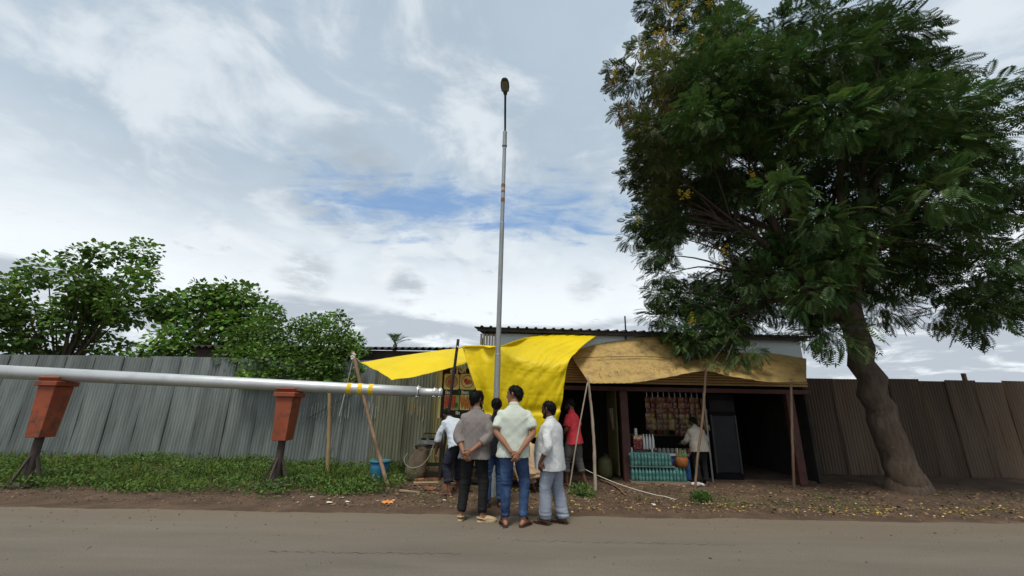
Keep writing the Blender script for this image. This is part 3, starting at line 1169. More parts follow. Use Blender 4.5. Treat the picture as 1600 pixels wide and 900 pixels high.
while len(clumps) < 330 and tries < 20000:
    tries += 1
    q = Vector(g.normal(size=3))
    q.normalize()
    q *= g.random() ** 0.30
    p = Vector((CEN.x + q.x * RAD.x, CEN.y + q.y * RAD.y, CEN.z + q.z * RAD.z))
    r_ = g.uniform(0.35, 0.75)
    if p.z < 3.75 and p.y > 8.5:
        continue
    if p.z < 2.9:
        continue
    X, Yp, zc = project(p)
    rp = r_ / zc * F_PX
    if X - rp * 0.8 < outline(Yp):
        continue
    if math.hypot(X - 1090, Yp - 398) < 20 + rp * 0.75 or math.hypot(X - 1083, Yp - 345) < 9 + rp * 0.4:
        continue
    if any((p - c).length < 0.45 * (r_ + rr) for c, rr in clumps):
        continue
    clumps.append((p, r_))

tree = thing('feathery_tree', 'tall dark feathery tree with yellow flowers overhanging the shop at the right', 'tree', (7.9, 8.7, 0))
b = MB()
limb(b, [(7.9, 8.7, -0.1), (7.8, 8.75, 1.2), (7.7, 8.9, 2.6), (7.75, 9.1, 4.2)], 0.30, 0.22, 12, 14)
b.tube([(7.9, 8.7, -0.12), (7.9, 8.7, 0.05), (7.89, 8.7, 0.35)], [0.46, 0.40, 0.30], 12)
b.build('trunk', M_bark, tree, smooth=True)
tips = [Vector((7.75, 9.1, 4.2)) + Vector((random.uniform(-2.6, 2.6), random.uniform(-2, 2), random.uniform(1.0, 4.6))) for _ in range(11)]
tips += [at(1120, 120, 9.6), at(1110, 250, 9.5), at(1120, 420, 9.2), at(1125, 505, 9.0), at(1090, 330, 9.3)]
for tp in tips:
    b = MB()
    st = Vector((7.75, 9.1, random.uniform(3.2, 4.3)))
    md = st.lerp(tp, 0.5) + Vector((0, 0, 0.5))
    limb(b, [st, md, tp], 0.12, 0.035, 8)
    near = sorted(clumps, key=lambda c: (c[0] - tp).length)[:16]
    for c, r_ in near:
        a = md.lerp(tp, random.uniform(0.1, 1))
        limb(b, [a, a.lerp(c, 0.5) + Vector((0, 0, 0.15)), c], 0.028, 0.008, 5, 6)
    b.build('branch', M_bark, tree, smooth=True)

locs, dirs, scl, tns = [], [], [], []
for c, r_ in clumps:
    near_ = project(c)[0] < 1190
    k = int((165 if near_ else 60) * (r_ / 0.45) ** 1.7)
    n_ = g.normal(size=(k, 3))
    n_ /= np.linalg.norm(n_, axis=1, keepdims=True)
    rr = r_ * g.random(k) ** 0.45
    p = np.array(c) + n_ * rr[:, None] * np.array([1.1, 1.0, 0.75])
    lean = np.array([c.x - CEN.x, c.y - CEN.y, 0]) * 0.10
    d = n_ * 0.9 + lean + np.array([0, 0, -0.25]) + g.normal(scale=0.35, size=(k, 3))
    locs.append(p)
    dirs.append(d)
    scl.append(g.uniform(0.08, 0.14, k) if r_ < 0.2 else g.uniform(0.13, 0.25, k) if near_ else g.uniform(0.20, 0.36, k))
    hue = g.uniform(0.55, 1.5)
    yel_ = 1.45 if (c.z > 6.3 and project(c)[0] < 1075) else 1.0
    tn = hue * g.uniform(0.7, 1.3, (k, 1)) * np.stack([yel_ * g.uniform(0.8, 1.35, k), np.ones(k), g.uniform(0.7, 1.2, k)], 1)
    tns.append(tn)
locs, dirs, scl, tns = np.concatenate(locs), np.concatenate(dirs), np.concatenate(scl), np.concatenate(tns)
R = frames(dirs, g.uniform(-0.5, 0.5, len(dirs))) * scl[:, None, None]
Vs, Fs, Ts = scatter(fv, ff, locs, R, tns)
me = np_mesh('crown', Vs, Fs, M_frond, Ts)
tag(link('crown', me, tree, (0, 0, 0)), kind='stuff')
NFROND = len(locs)

# flower heads and hanging pods
M_flower = mat('yellow flower', (0.56, 0.42, 0.05), 0.8, var=0.3, scale=12)
M_pod = mat('brown pod', (0.17, 0.10, 0.045), 0.85, var=0.4, scale=12)


def flower_mesh(seed, pod=False):
    gg = np.random.default_rng(seed)
    k = 34 if not pod else 16
    if not pod:
        t = gg.random(k)
        p = np.stack([gg.normal(scale=0.05, size=k) * (1.2 - t), gg.normal(scale=0.05, size=k) * (1.2 - t), t * 0.28], 1)
        d = gg.normal(size=(k, 3))
        R_ = frames(d) * gg.uniform(0.028, 0.05, k)[:, None, None]
    else:
        p = gg.normal(scale=0.09, size=(k, 3))
        d = np.tile(np.array([[0, 0, -1.0]]), (k, 1)) + gg.normal(scale=0.3, size=(k, 3))
        R_ = frames(d, gg.uniform(0, 3, k)) * gg.uniform(0.10, 0.16, k)[:, None, None]
        R_[:, :, 0] *= 0.22
    V_, F_, _ = scatter(leaf_v, leaf_f, p, R_)
    return np_mesh('flower' if not pod else 'pod', V_, F_, M_pod if pod else M_flower)


fm = [flower_mesh(s) for s in (1, 2, 3)]
pm = [flower_mesh(s, True) for s in (4, 5, 6)]
sites = [(965, 112, 9.1), (960, 120, 9.0), (1010, 40, 9.4), (1020, 22, 9.4), (1035, 14, 9.3), (1000, 62, 9.2), (1048, 30, 9.3), (1055, 12, 9.2), (1015, 205, 9.2), (1012, 195, 9.2),
         (1002, 345, 8.8), (1000, 352, 8.8), (1075, 310, 8.9), (1068, 312, 8.9), (1080, 508, 8.5), (1085, 506, 8.5), (1092, 235, 8.9), (1060, 245, 8.9), (985, 90, 9.1), (1040, 60, 9.2),
         (1030, 75, 9.2), (1128, 400, 8.7), (1132, 420, 8.7), (1022, 125, 9.1), (1050, 95, 9.1), (1060, 40, 9.1), (1070, 20, 9.1), (1043, 85, 9.1), (1006, 30, 9.3), (1015, 15, 9.3)]
for _ in range(46):
    sites.append((random.uniform(1000, 1130), random.choice((random.uniform(5, 100), random.uniform(5, 240))), random.uniform(9.0, 9.3)))
sites = [q for q in sites if q[0] > outline(q[1]) + 8]
for _ in range(14):
    sites.append((random.uniform(1150, 1450), random.uniform(20, 330), random.uniform(8.0, 9.0)))
for i, s in enumerate(sites):
    o = tag(link('flower_cluster', fm[i % 3], tree, at(s[0], s[1], s[2] - 0.45)), kind='stuff')
    o.rotation_euler = (random.uniform(-.6, .6), random.uniform(-.6, .6), random.uniform(0, 6))
    o.scale = [random.uniform(0.55, 1.1)] * 3
sites = [(1050, 130, 9.1), (1045, 140, 9.1), (1060, 150, 9.0), (1035, 155, 9.1), (1055, 165, 9.0), (958, 130, 9.0), (968, 178, 9.1), (978, 180, 9.1), (1000, 205, 9.1), (1080, 135, 9.0),
         (1048, 122, 9.1), (1030, 165, 9.1), (1065, 130, 9.0), (1015, 165, 9.1), (985, 170, 9.1), (1075, 165, 9.0), (1008, 95, 9.2), (1020, 110, 9.2)]
for i, s in enumerate(sites):
    o = tag(link('pod_cluster', pm[i % 3], tree, at(s[0], s[1], s[2] - 0.35)), kind='stuff')
    o.scale = [1.5] * 3
    o.rotation_euler = (0, 0, random.uniform(0, 6))

# ---- bushy broad-leaved trees behind the fence at the left
M_leaf = mat('broad leaf', (0.100, 0.205, 0.034), 0.55, var=0.3, scale=1.5, tint=True, trans=0.28, spec=0.4)
bl_v = [(0, 0, 0), (0.42, 0.35, 0.06), (0.30, 0.75, 0.05), (0, 1.0, -0.05), (-0.30, 0.75, 0.05), (-0.42, 0.35, 0.06), (0, 0.5, -0.03)]
bl_f = [(0, 1, 6, 5), (1, 2, 3, 6), (6, 3, 4, 5)]


def bushy(name, label, base, cl, per, lsize, seed, group=None):
    gg = np.random.default_rng(seed)
    base = Vector(base)
    root = thing(name, label, 'tree', tuple(base), group)
    b = MB()
    top = Vector((base.x, base.y, 1.7))
    limb(b, [base - Vector((0, 0, .1)), base.lerp(top, .5) + Vector((.06, 0, 0)), top], 0.11, 0.08, 10)
    b.build('trunk', M_bark, root, smooth=True)
    b = MB()
    for c, r_ in cl:
        limb(b, [top, top.lerp(c, 0.5) + Vector((0, 0, 0.15)), c], 0.04, 0.010, 6, 7)
    b.build('branches', M_bark, root, smooth=True)
    lo, di, sc, tn_ = [], [], [], []
    for c, r_ in cl:
        k = int(per * (r_ / 0.4) ** 1.8)
        n_ = gg.normal(size=(k, 3))
        n_ /= np.linalg.norm(n_, axis=1, keepdims=True)
        p = np.array(c) + n_ * (r_ * gg.random(k) ** 0.4)[:, None] * np.array([1.1, 1, 0.8])
        lo.append(p)
        di.append(n_ + np.array([0, 0, -0.35]) + gg.normal(scale=0.5, size=(k, 3)))
        sc.append(lsize * gg.uniform(0.6, 1.3, k))
        tn_.append(gg.uniform(0.65, 1.35) * gg.uniform(0.7, 1.3, (k, 1)) * np.stack([gg.uniform(0.8, 1.4, k), np.ones(k), gg.uniform(0.7, 1.2, k)], 1))
    lo, di, sc, tn_ = map(np.concatenate, (lo, di, sc, tn_))
    R_ = frames(di, gg.uniform(-.6, .6, len(di))) * sc[:, None, None]
    V_, F_, T_ = scatter(bl_v, bl_f, lo, R_, tn_)
    tag(link('crown', np_mesh('crown', V_, F_, M_leaf, T_), root, (0, 0, 0)), kind='stuff')
    return root


cl = [(at(*c[:3]), c[3]) for c in [
    (470, 510, 11.6, .34), (490, 505, 11.5, .36), (515, 497, 11.5, .22), (505, 520, 11.3, .42), (530, 490, 11.7, .14), (540, 500, 11.8, .13), (548, 506, 11.8, .08), (530, 525, 11.2, .34),
    (550, 528, 11.3, .26), (562, 535, 11.2, .18), (480, 540, 10.9, .45), (510, 545, 10.7, .42), (540, 545, 10.8, .30), (555, 552, 10.7, .16), (570, 549, 10.8, .12), (468, 570, 10.55, .36),
    (500, 572, 10.5, .34), (525, 570, 10.5, .26), (490, 590, 10.45, .22), (515, 588, 10.45, .20), (465, 592, 10.45, .22), (440, 525, 11.4, .5), (410, 520, 11.6, .55), (435, 560, 10.8, .5), (400, 560, 11, .55),
    (380, 530, 11.6, .5), (365, 560, 11.2, .5), (425, 590, 10.5, .3), (390, 592, 10.5, .3), (420, 490, 12, .4), (540, 590, 10.45, .12), (556, 590, 10.45, .10), (562, 575, 10.5, .12)]]
bushy('leafy_tree', 'bright green bushy tree leaning over the tin fence beside the tarpaulin', (-5.6, 11.9, 0), cl, 430, 0.088, 41)
gg = np.random.default_rng(8)
for (bx_, by_, hh_, ww_, sd_) in [(-9.6, 12.6, 5.2, 1.8, 42), (-13.5, 12.4, 6.6, 2.3, 43)]:
    cl = []
    for _ in range(34):
        q = gg.normal(size=3)
        q /= np.linalg.norm(q)
        q *= gg.random() ** 0.35
        cl.append((Vector((bx_ + q[0] * ww_, by_ + q[1] * 1.1, hh_ * 0.66 + q[2] * hh_ * 0.34)), gg.uniform(0.4, 0.7)))
    bushy('leafy_tree', 'broad green tree behind the tin fence, ' + ('next to the trailer' if sd_ == 42 else 'farthest left of all'), (bx_, by_, 0), cl, 150, 0.14, sd_)

# ---- small palm whose top shows above the low shed
pp = at(617, 545, 16.0)
palm = thing('small_palm', 'small palm top peeping over the dark shed roof', 'palm', (pp.x, 16.0, 0))
b = MB()
limb(b, [(pp.x, 16, -0.1), (pp.x + .03, 16, 1.5), (pp.x, 16, 3.75)], 0.12, 0.08, 10)
b.build('trunk', M_bark, palm, smooth=True)
M_palm = mat('palm leaf', (0.09, 0.15, 0.05), 0.6, var=0.2, trans=0.2)
for i in range(11):
    a = i * 2.399
    el = 0.75 + 0.7 * ((i * 7) % 11) / 11
    d = Vector((math.cos(a) * math.cos(el), math.sin(a) * math.cos(el), math.sin(el)))
    P0 = Vector((pp.x, 16, 3.72))
    b = MB()
    P = [P0 + d * (0.75 * t) + Vector((0, 0, -0.30 * t * t)) for t in np.linspace(0, 1, 8)]
    b.tube(P, [0.012 - 0.009 * t for t in np.linspace(0, 1, 8)], 5)
    for j in range(2, 8):
        for s in (-1, 1):
            sd_ = d.cross(Vector((0, 0, 1))).normalized() * s
            tip = P[j] + (sd_ * 0.7 + d * 0.7).normalized() * 0.24 + Vector((0, 0, -0.05))
            w_ = d * 0.018
            b.add([P[j] - w_, P[j] + w_, tip], [(0, 1, 2)])
    b.build('frond', M_palm, palm)

# ------------------------------------------------------------------ beyond the shop, out to the right
M_tinr = mat('brown rusted tin', (0.145, 0.105, 0.075), 0.7, metal=0.2, var=0.35, scale=1.1, col2=(0.10, 0.055, 0.03), mix2=(0.5, 0.75), scale2=2.2, stretch=(3, 3, 0.35), objrand=0.3)
tin_fence('tin_fence', 'brown rusted tin fence beyond the shop at the right', 6.9, 19.0, FY, 2.4, [M_tinr])


# ================================================================== street light
M_galv = mat('galvanised steel', (0.30, 0.315, 0.315), 0.45, metal=0.55, var=0.16, scale=3.0, col2=(0.20, 0.19, 0.175), mix2=(0.55, 0.75), scale2=4.0,
             stretch=(3, 3, 0.6), bump=0.1, bscale=20, spec=0.5)
M_lampbody = mat('lamp housing', (0.075, 0.075, 0.06), 0.5, metal=0.3, var=0.15)
M_lens = mat('lamp lens', (0.22, 0.21, 0.16), 0.3, var=0.15)
PY = 7.55
pb = Vector((at(773, 700, PY).x, PY, gz1(at(773, 700, PY).x, PY)))
pt = at(789, 208, PY)
light = thing('street_light', 'tall grey steel street light pole standing behind the onlookers', 'street light', tuple(pb))


def on_pole(t):
    return pb.lerp(pt, t)


b = MB()
b.tube([on_pole(-0.03), on_pole(0.0), on_pole(0.33), on_pole(0.331), on_pole(0.70), on_pole(0.701), on_pole(1.0)], [0.058, 0.058, 0.054, 0.048, 0.045, 0.041, 0.038], 16)
b.build('pole', M_galv, light, smooth=False)
b = MB()
b.tube([on_pole(0.955), on_pole(1.004)], 0.046, 14)
b.tube([on_pole(0.953), on_pole(0.957)], 0.055, 14)
b.build('collar', M_galv, light)
M_rust = mat('rust band', (0.22, 0.125, 0.055), 0.8, var=0.4, scale=20)
for (y0, y1) in ((288, 293), (298, 301), (310, 316)):
    t0 = (at(785, y1, PY).z - pb.z) / (pt.z - pb.z)
    t1 = (at(785, y0, PY).z - pb.z) / (pt.z - pb.z)
    b = MB()
    b.tube([on_pole(t0), on_pole(t1)], 0.0435, 14)
    b.build('paint_band', M_rust, light)
e1 = at(789.5, 146, 6.75)
ctrl = [on_pole(0.985), on_pole(1.02), pt + Vector((0, -0.25, 0.30)), e1]
b = MB()
b.tube([crspline(ctrl, i / 14) for i in range(15)], 0.024, 10)
b.build('arm', M_lampbody, light, smooth=True)
e2 = at(788.5, 122, 6.32)
dl = (e2 - e1).normalized()
sl = Vector((1, 0, 0))
ul = sl.cross(dl).normalized()
if ul.z < 0:
    ul = -ul
head = []
for t, w, h in ((-0.10, 0.032, 0.03), (0.0, 0.042, 0.035), (0.10, 0.045, 0.04), (0.16, 0.075, 0.045), (0.45, 0.088, 0.05), (0.75, 0.082, 0.045), (0.93, 0.060, 0.035), (1.0, 0.030, 0.02)):
    head.append((e1 + (e2 - e1) * t, w, h))
b = MB()
vs, fs = [], []
sg = 16
for c, w, h in head:
    for k in range(sg):
        a = 2 * math.pi * k / sg
        vs.append(c + sl * math.cos(a) * w + ul * (math.sin(a) * h if math.sin(a) > 0 else math.sin(a) * h * 0.45))
for i in range(len(head) - 1):
    for k in range(sg):
        fs.append((i * sg + k, i * sg + (k + 1) % sg, (i + 1) * sg + (k + 1) % sg, (i + 1) * sg + k))
fs += [tuple(range(sg)), tuple((len(head) - 1) * sg + k for k in range(sg))]
b.add(vs, fs)
hd = b.build('lamp_head', M_lampbody, light, smooth=True)
b = MB()
c = e1 + (e2 - e1) * 0.55 - ul * 0.021
Rl = Matrix((sl, dl, ul)).transposed()
b.box(c, (0.105, 0.26, 0.016), Rl, bev=0.006)
b.build('lens', M_lens, hd)

# ================================================================== long galvanised mast lying on the trailer
mR, mL = at(691, 614, 8.2), at(462, 603, 8.0)
md = (mL - mR).normalized()
mlen = 9.2


def mp_(px):
    """point on the mast axis at photo column px"""
    best = min((abs(project(mR + md * (mlen * i / 900))[0] - px), i) for i in range(901))[1]
    return mlen * best / 900


mast = thing('galvanised_mast', 'long shiny galvanised mast with three yellow bands lying level before the fence', 'mast', tuple(mR + md * 4))
M_mast = mat('bright galvanised steel', (0.58, 0.60, 0.60), 0.42, metal=0.55, var=0.10, scale=2.0, col2=(0.45, 0.46, 0.47), mix2=(0.5, 0.75), scale2=3, spec=0.5)
s1 = mp_(653)
b = MB()
b.tube([mR + md * s1, mR + md * mp_(560), mR + md * 4, mR + md * mlen], [0.098, 0.103, 0.110, 0.125], 24)
b.build('lower_tube', M_mast, mast, smooth=True)
b = MB()
b.tube([mR, mR + md * (s1 + 0.02)], [0.076, 0.080], 24)
b.build('upper_tube', M_mast, mast, smooth=True)
for px, rr in ((653, 0.128), (679, 0.105), (688, 0.105)):
    s = mp_(px)
    b = MB()
    b.tube([mR + md * (s - 0.008), mR + md * (s + 0.008)], rr, 20)
    f_ = b.build('flange', M_mast, mast)
    for k in range(4):
        a = k * math.pi / 2 + 0.6
        ax = Vector((0, 0, 1)).cross(md).normalized()
        up = md.cross(ax)
        o_ = (ax * math.cos(a) + up * math.sin(a)) * rr * 0.88
        b = MB()
        b.tube([mR + md * (s - 0.022) + o_, mR + md * (s + 0.022) + o_], 0.010, 6)
        b.build('bolt', M_mast, f_)
M_band = mat('yellow paint band', (0.72, 0.50, 0.03), 0.6, var=0.2, scale=14)
for px in (547, 564, 580.5):
    s = mp_(px)
    b = MB()
    b.tube([mR + md * (s - 0.045), mR + md * (s + 0.045)], 0.1065, 24)
    b.build('yellow_band', M_band, mast, smooth=False)

# ================================================================== orange pedestal stands carrying the mast
M_orange = mat('orange paint', (0.30, 0.07, 0.032), 0.6, var=0.3, scale=3, col2=(0.11, 0.05, 0.03), mix2=(0.48, 0.66), scale2=6, bump=0.1)
M_chas = mat('dark steel', (0.06, 0.045, 0.04), 0.7, var=0.3)


def taper(b, c0, s0_, c1, s1__):
    vs_ = [Vector((c[0] + sx * q[0] / 2, c[1] + sy * q[1] / 2, c[2])) for c, q in ((c0, s0_), (c1, s1__)) for sx, sy in ((-1, -1), (1, -1), (1, 1), (-1, 1))]
    return b.add(vs_, [(3, 2, 1, 0), (4, 5, 6, 7)] + [(k_, (k_ + 1) % 4, 4 + (k_ + 1) % 4, 4 + k_) for k_ in range(4)])


for px, lab in ((455, 'orange steel stand under the long mast at the left edge'), (95, 'second orange steel stand under the far left end of the mast')):
    q = mR + md * mp_(px)
    zt = q.z - 0.112
    g0 = gz1(q.x, q.y)
    st = thing('pedestal_stand', lab, 'stand', (q.x, q.y, g0))
    b = MB()
    taper(b, (q.x, q.y, 0.80), (0.25, 0.28), (q.x, q.y, zt - 0.10), (0.31, 0.34))
    b.build('column', M_orange, st, bevel=0.008)
    b = MB()
    b.box((q.x, q.y, zt - 0.055), (0.40, 0.42, 0.085), bev=0.01)
    cap = b.build('head', M_orange, st)
    for sy in (-1, 1):
        b = MB()
        b.box((q.x, q.y + sy * 0.15, zt + 0.015), (0.36, 0.045, 0.11), Matrix.Rotation(-sy * 0.5, 3, 'X'), bev=0.006)
        b.build('cradle_lip', M_orange, cap)
    b = MB()
    b.tube([(q.x, q.y, 0.05), (q.x, q.y, 0.82)], 0.065, 12)
    b.build('post', M_chas, st)
    b = MB()
    b.box((q.x, q.y, g0 + 0.03), (0.55, 0.55, 0.07), bev=0.01)
    b.build('base_plate', M_chas, st)
    for a in range(4):
        b = MB()
        dx, dy = ((1, 0), (-1, 0), (0, 1), (0, -1))[a]
        b.bar((q.x + dx * .24, q.y + dy * .24, g0 + 0.06), (q.x + dx * .05, q.y + dy * .05, 0.50), 0.03, 0.03)
        b.build('brace', M_chas, st)

# ================================================================== poles, sticks and ropes
M_bamboo = mat('bamboo', (0.33, 0.225, 0.115), 0.65, var=0.25, scale=4, stretch=(2, 2, 0.5), col2=(0.20, 0.12, 0.06), mix2=(0.55, 0.8))
M_wood = mat('weathered stick', (0.19, 0.125, 0.080), 0.85, var=0.3, scale=6, stretch=(2, 2, .4))
M_black = mat('blackened wood', (0.028, 0.022, 0.020), 0.8, var=0.4, scale=6)
M_palew = mat('pale stick', (0.30, 0.245, 0.185), 0.8, var=0.3, scale=6, stretch=(2, 2, .4))
M_rope = mat('white rope', (0.62, 0.58, 0.50), 0.9, var=0.15, scale=30)
M_cloth = mat('knotted cloth', (0.55, 0.52, 0.46), 0.95, var=0.15, scale=20)


def stick(name, label, cat, ctrl, r0, r1, m, nodes=0, n=26, wob=0.3):
    P = [crspline([Vector(c) for c in ctrl], i / n) for i in range(n + 1)]
    rr = []
    for i in range(n + 1):
        r_ = r0 + (r1 - r0) * i / n
        if nodes and i % nodes == 0 and 0 < i < n:
            r_ *= 1.16
        rr.append(r_)
        P[i] = P[i] + Vector((random.uniform(-1, 1), random.uniform(-1, 1), 0)) * r0 * wob
    b = MB()
    b.tube(P, rr, 9)
    return tag(b.build(name, m, smooth=True), label, cat)


def g3(px, py, dz=-0.08):
    p = gnd(px, py)
    return Vector((p.x, p.y, gz1(p.x, p.y) + dz))


f0 = g3(512, 740)
stick('bamboo_pole', 'upright tan bamboo pole standing in the weeds before the tin fence', 'pole', [f0, at(514, 675, f0.y), at(515, 604, f0.y)], 0.042, 0.036, M_bamboo, nodes=4, wob=0.05)
f0 = g3(610, 767)
stk_top = at(551, 550, 9.35)
stick('leaning_pole', 'brown wooden pole leaning left beside the blue bucket, holding the tarpaulin corner', 'pole', [f0, at(577, 655, 8.95), stk_top], 0.036, 0.040, M_wood, wob=0.06)
b = MB()
for i in range(9):
    c = at(552 + random.uniform(-2.5, 2.5), 556 + random.uniform(-5, 6), 9.30)
    b.lathe([(0.006, -0.03), (0.03, -0.012), (0.03, 0.014), (0.006, 0.03)], c, 7, axis=(random.uniform(-1, 1), random.uniform(-1, 1), 1))
kn = tag(b.build('cloth_knot', M_cloth, smooth=True), 'white rag knotted round the top of the leaning pole', 'rag')
b = MB()
b.tube([at(551, 563, 9.3), at(543, 598, 9.45), at(530, 650, 9.52), g3(516, 722, 0.0)], 0.009, 6)
tag(b.build('guy_rope', M_rope), 'thin pale guy rope running down from the leaning pole to the bamboo', 'rope')
b = MB()
b.tube([at(563, 566, 9.4), at(557, 560, 9.35), at(552, 557, 9.32)], 0.008, 6)
tag(b.build('tie_rope', M_rope), 'short tie between the yellow tarpaulin corner and the leaning pole', 'rope')
f0 = g3(686, 760)
stick('black_stake', 'blackened wooden stake standing through the yellow tarpaulin beside the menu board', 'stake', [f0, at(700, 650, 8.25), at(716, 530, 8.2)], 0.026, 0.030, M_black, wob=0.10)
b = MB()
b.tube([at(714, 541, 8.17), at(718, 544, 8.14), at(722, 542, 8.22), at(725, 544, 8.28)], 0.014, 6)
tag(b.build('tie_rope', M_cloth), 'pale rag tie fastening the tarpaulin to the black stake', 'rope')
f0 = g3(930, 767)
stick('awning_stick', 'grey-brown crooked stick propping the left corner of the tan awning', 'stick', [f0, at(928.5, 700, 8.38), at(924, 640, 8.40), at(918.5, 588, 8.40)], 0.033, 0.024, M_palew, nodes=7, wob=0.12)
f0 = g3(888, 769)
stick('awning_stick', 'thin slanting pale stick crossing the man in red from the awning corner', 'stick', [f0, at(901, 690, 8.14), at(918, 598, 8.33)], 0.014, 0.014, M_palew, wob=0.1)
f0 = g3(1085, 764)
stick('awning_stick', 'crooked brown stick propping the awning in front of the shopper', 'stick', [f0, at(1090, 715, 8.66), at(1098, 650, 8.56), at(1103, 578, 8.48)], 0.024, 0.024, M_wood, wob=0.15)
f0 = g3(1240, 765)
stick('awning_stick', 'brown stick propping the far right end of the tan awning', 'stick', [f0, at(1238, 690, 8.5), at(1236, 592, 8.45)], 0.026, 0.022, M_wood, wob=0.15)
p0, p1 = at(878, 714, 9.15), g3(1056, 784, 0.015)
b = MB()
P = [p0.lerp(p1, i / 24) + Vector((0, 0, -0.10 * math.sin(math.pi * i / 24))) for i in range(25)]
for i in range(25):
    P[i].z = max(P[i].z, gz1(P[i].x, P[i].y) + 0.012)
b.tube(P, 0.0065, 6)
tag(b.build('white_rope', M_rope, smooth=True), 'white rope slanting from the man in red down to the ground', 'rope')
# black cable sagging along the fence
b = MB()
b.tube([at(480, 654, FY - .06), at(500, 644, FY - .08), at(515, 634, 9.9), at(545, 620, FY - .08), at(560, 610, FY - .06)], 0.006, 5)
tag(b.build('cable', M_black), 'thin black cable sagging along the tin fence past the bamboo', 'cable')
# crooked branch lying on the earth
a0, a1 = g3(938, 752, 0.02), g3(978, 777, 0.015)
mid = a0.lerp(a1, .5)
stick('fallen_branch', 'crooked dry branch lying on the bare earth below the white rope', 'branch', [a0, Vector((mid.x + .06, mid.y, gz1(mid.x, mid.y) + .03)), a1], 0.020, 0.012, M_wood, wob=0.4)

# ================================================================== menu board of the food stall
M_bk = mat('board black print', (0.022, 0.018, 0.014), 0.5, var=0.2)
M_cream = mat('cream print', (0.92, 0.76, 0.28), 0.5, var=0.12)
M_redp = mat('red food print', (0.60, 0.060, 0.025), 0.5, var=0.5, scale=40, col2=(0.75, 0.24, 0.05), mix2=(0.5, 0.65), scale2=30)
M_orp = mat('orange food print', (0.66, 0.27, 0.05), 0.5, var=0.45, scale=40, col2=(0.42, 0.12, 0.03), mix2=(0.5, 0.65), scale2=30)
M_grn = mat('green print', (0.06, 0.20, 0.02), 0.5, var=0.3, scale=20)
M_txt = mat('lettering print', (0.92, 0.86, 0.66), 0.5, var=0.05)
BY = 9.05
s0, s1_ = at(689, 574, BY), at(790, 655, BY)
board = thing('menu_board', 'black menu board with food pictures and lettering behind the grey-shirted man', 'sign', ((s0.x + s1_.x) / 2, BY, s1_.z))
b = MB()
b.box(((s0.x + s1_.x) / 2, BY, (s0.z + s1_.z) / 2), (s1_.x - s0.x, 0.03, s0.z - s1_.z))
b.build('backing', M_bk, board)
b = MB()
b.box((s0.x + 0.025, BY - 0.018, (s0.z + s1_.z) / 2), (0.05, 0.012, s0.z - s1_.z))
b.build('edge_strip', M_cream, board)


def rrect(x0, x1, z0, z1, y, r_):
    P = []
    for (cx_, cz_, a0_) in ((x1 - r_, z1 - r_, 0), (x0 + r_, z1 - r_, 90), (x0 + r_, z0 + r_, 180), (x1 - r_, z0 + r_, 270)):
        for k in range(5):
            a = math.radians(a0_ + 22.5 * k)
            P.append((cx_ + r_ * math.cos(a), y, cz_ + r_ * math.sin(a)))
    return P


def disc(cx_, cz_, y, rx, rz_, n=18, jit=0.0, rot=0.0):
    P = []
    for k in range(n):
        a = 2 * math.pi * k / n
        q = 1 + random.uniform(-jit, jit)
        x_, z_ = rx * q * math.cos(a), rz_ * q * math.sin(a)
        P.append((cx_ + x_ * math.cos(rot) - z_ * math.sin(rot), y, cz_ + x_ * math.sin(rot) + z_ * math.cos(rot)))
    return P


def flat(name, poly, m, parent, y, th=0.003):
    b = MB()
    b.prism(poly, (0, 0, 0), (0, -th, 0))
    return b.build(name, m, parent)


def cell(px0, px1, py0, py1):
    a, c = at(px0, py0, BY), at(px1, py1, BY)
    return a.x, c.x, c.z, a.z


y0_ = BY - 0.0155
for col_, (xa, xc) in enumerate(((695, 717), (719.5, 742.5), (745, 768))):
    x0, x1, z0, z1 = cell(xa, xc, 584, 609)
    pn = flat('picture_panel', rrect(x0, x1, z0, z1, y0_, 0.04), M_cream, board, y0_)
    cx_, cz_ = (x0 + x1) / 2, (z0 + z1) / 2
    flat('plate', disc(cx_, cz_, y0_ - 0.004, 0.138, 0.138, 24), mat('brown plate print', (0.34, 0.07, 0.03), 0.5), pn, 0)
    flat('plate_rice', disc(cx_, cz_, y0_ - 0.008, 0.125, 0.125, 24), mat('rice print', (0.55, 0.40, 0.20), 0.5, var=0.3, scale=40) if col_ == 0 else M_cream, pn, 0)
    for q in range(8):
        a = random.uniform(0, 6.28)
        r_ = random.uniform(0.0, 0.075)
        flat('food', disc(cx_ + r_ * math.cos(a), cz_ + r_ * math.sin(a), y0_ - 0.012 - 0.0015 * q, 0.045, 0.038, 10, 0.2), M_redp if q % 3 else M_orp, pn, 0, 0.001)
    x0, x1, z0, z1 = cell(xa, xc, 617, 641)
    pn = flat('picture_panel', rrect(x0, x1, z0, z1, y0_, 0.02), M_cream if col_ else mat('pale green print', (0.42, 0.46, 0.14), 0.5), board, y0_)
    cx_, cz_ = (x0 + x1) / 2, (z0 + z1) / 2
    for q in range(5):
        xx = x0 + (x1 - x0) * (0.12 + 0.18 * q)
        if col_ == 0 and q == 4:
            flat('garnish', disc(xx - .01, cz_ - 0.05, y0_ - 0.012, 0.045, 0.06, 12, .1), M_grn, pn, 0)
        else:
            flat('food', disc(xx, cz_, y0_ - 0.004 - 0.0015 * q, 0.035, 0.145, 12, 0.12, random.uniform(-.15, .15)), M_redp if col_ == 0 else M_orp, pn, 0, 0.001)
x0, x1, z0, z1 = cell(716, 744, 609.5, 617)
flat('caption_strip', rrect(x0, x1, z0, z1, y0_ - 0.0005, 0.01), mat('dark green print', (0.03, 0.10, 0.015), 0.5), board, 0, 0.002)


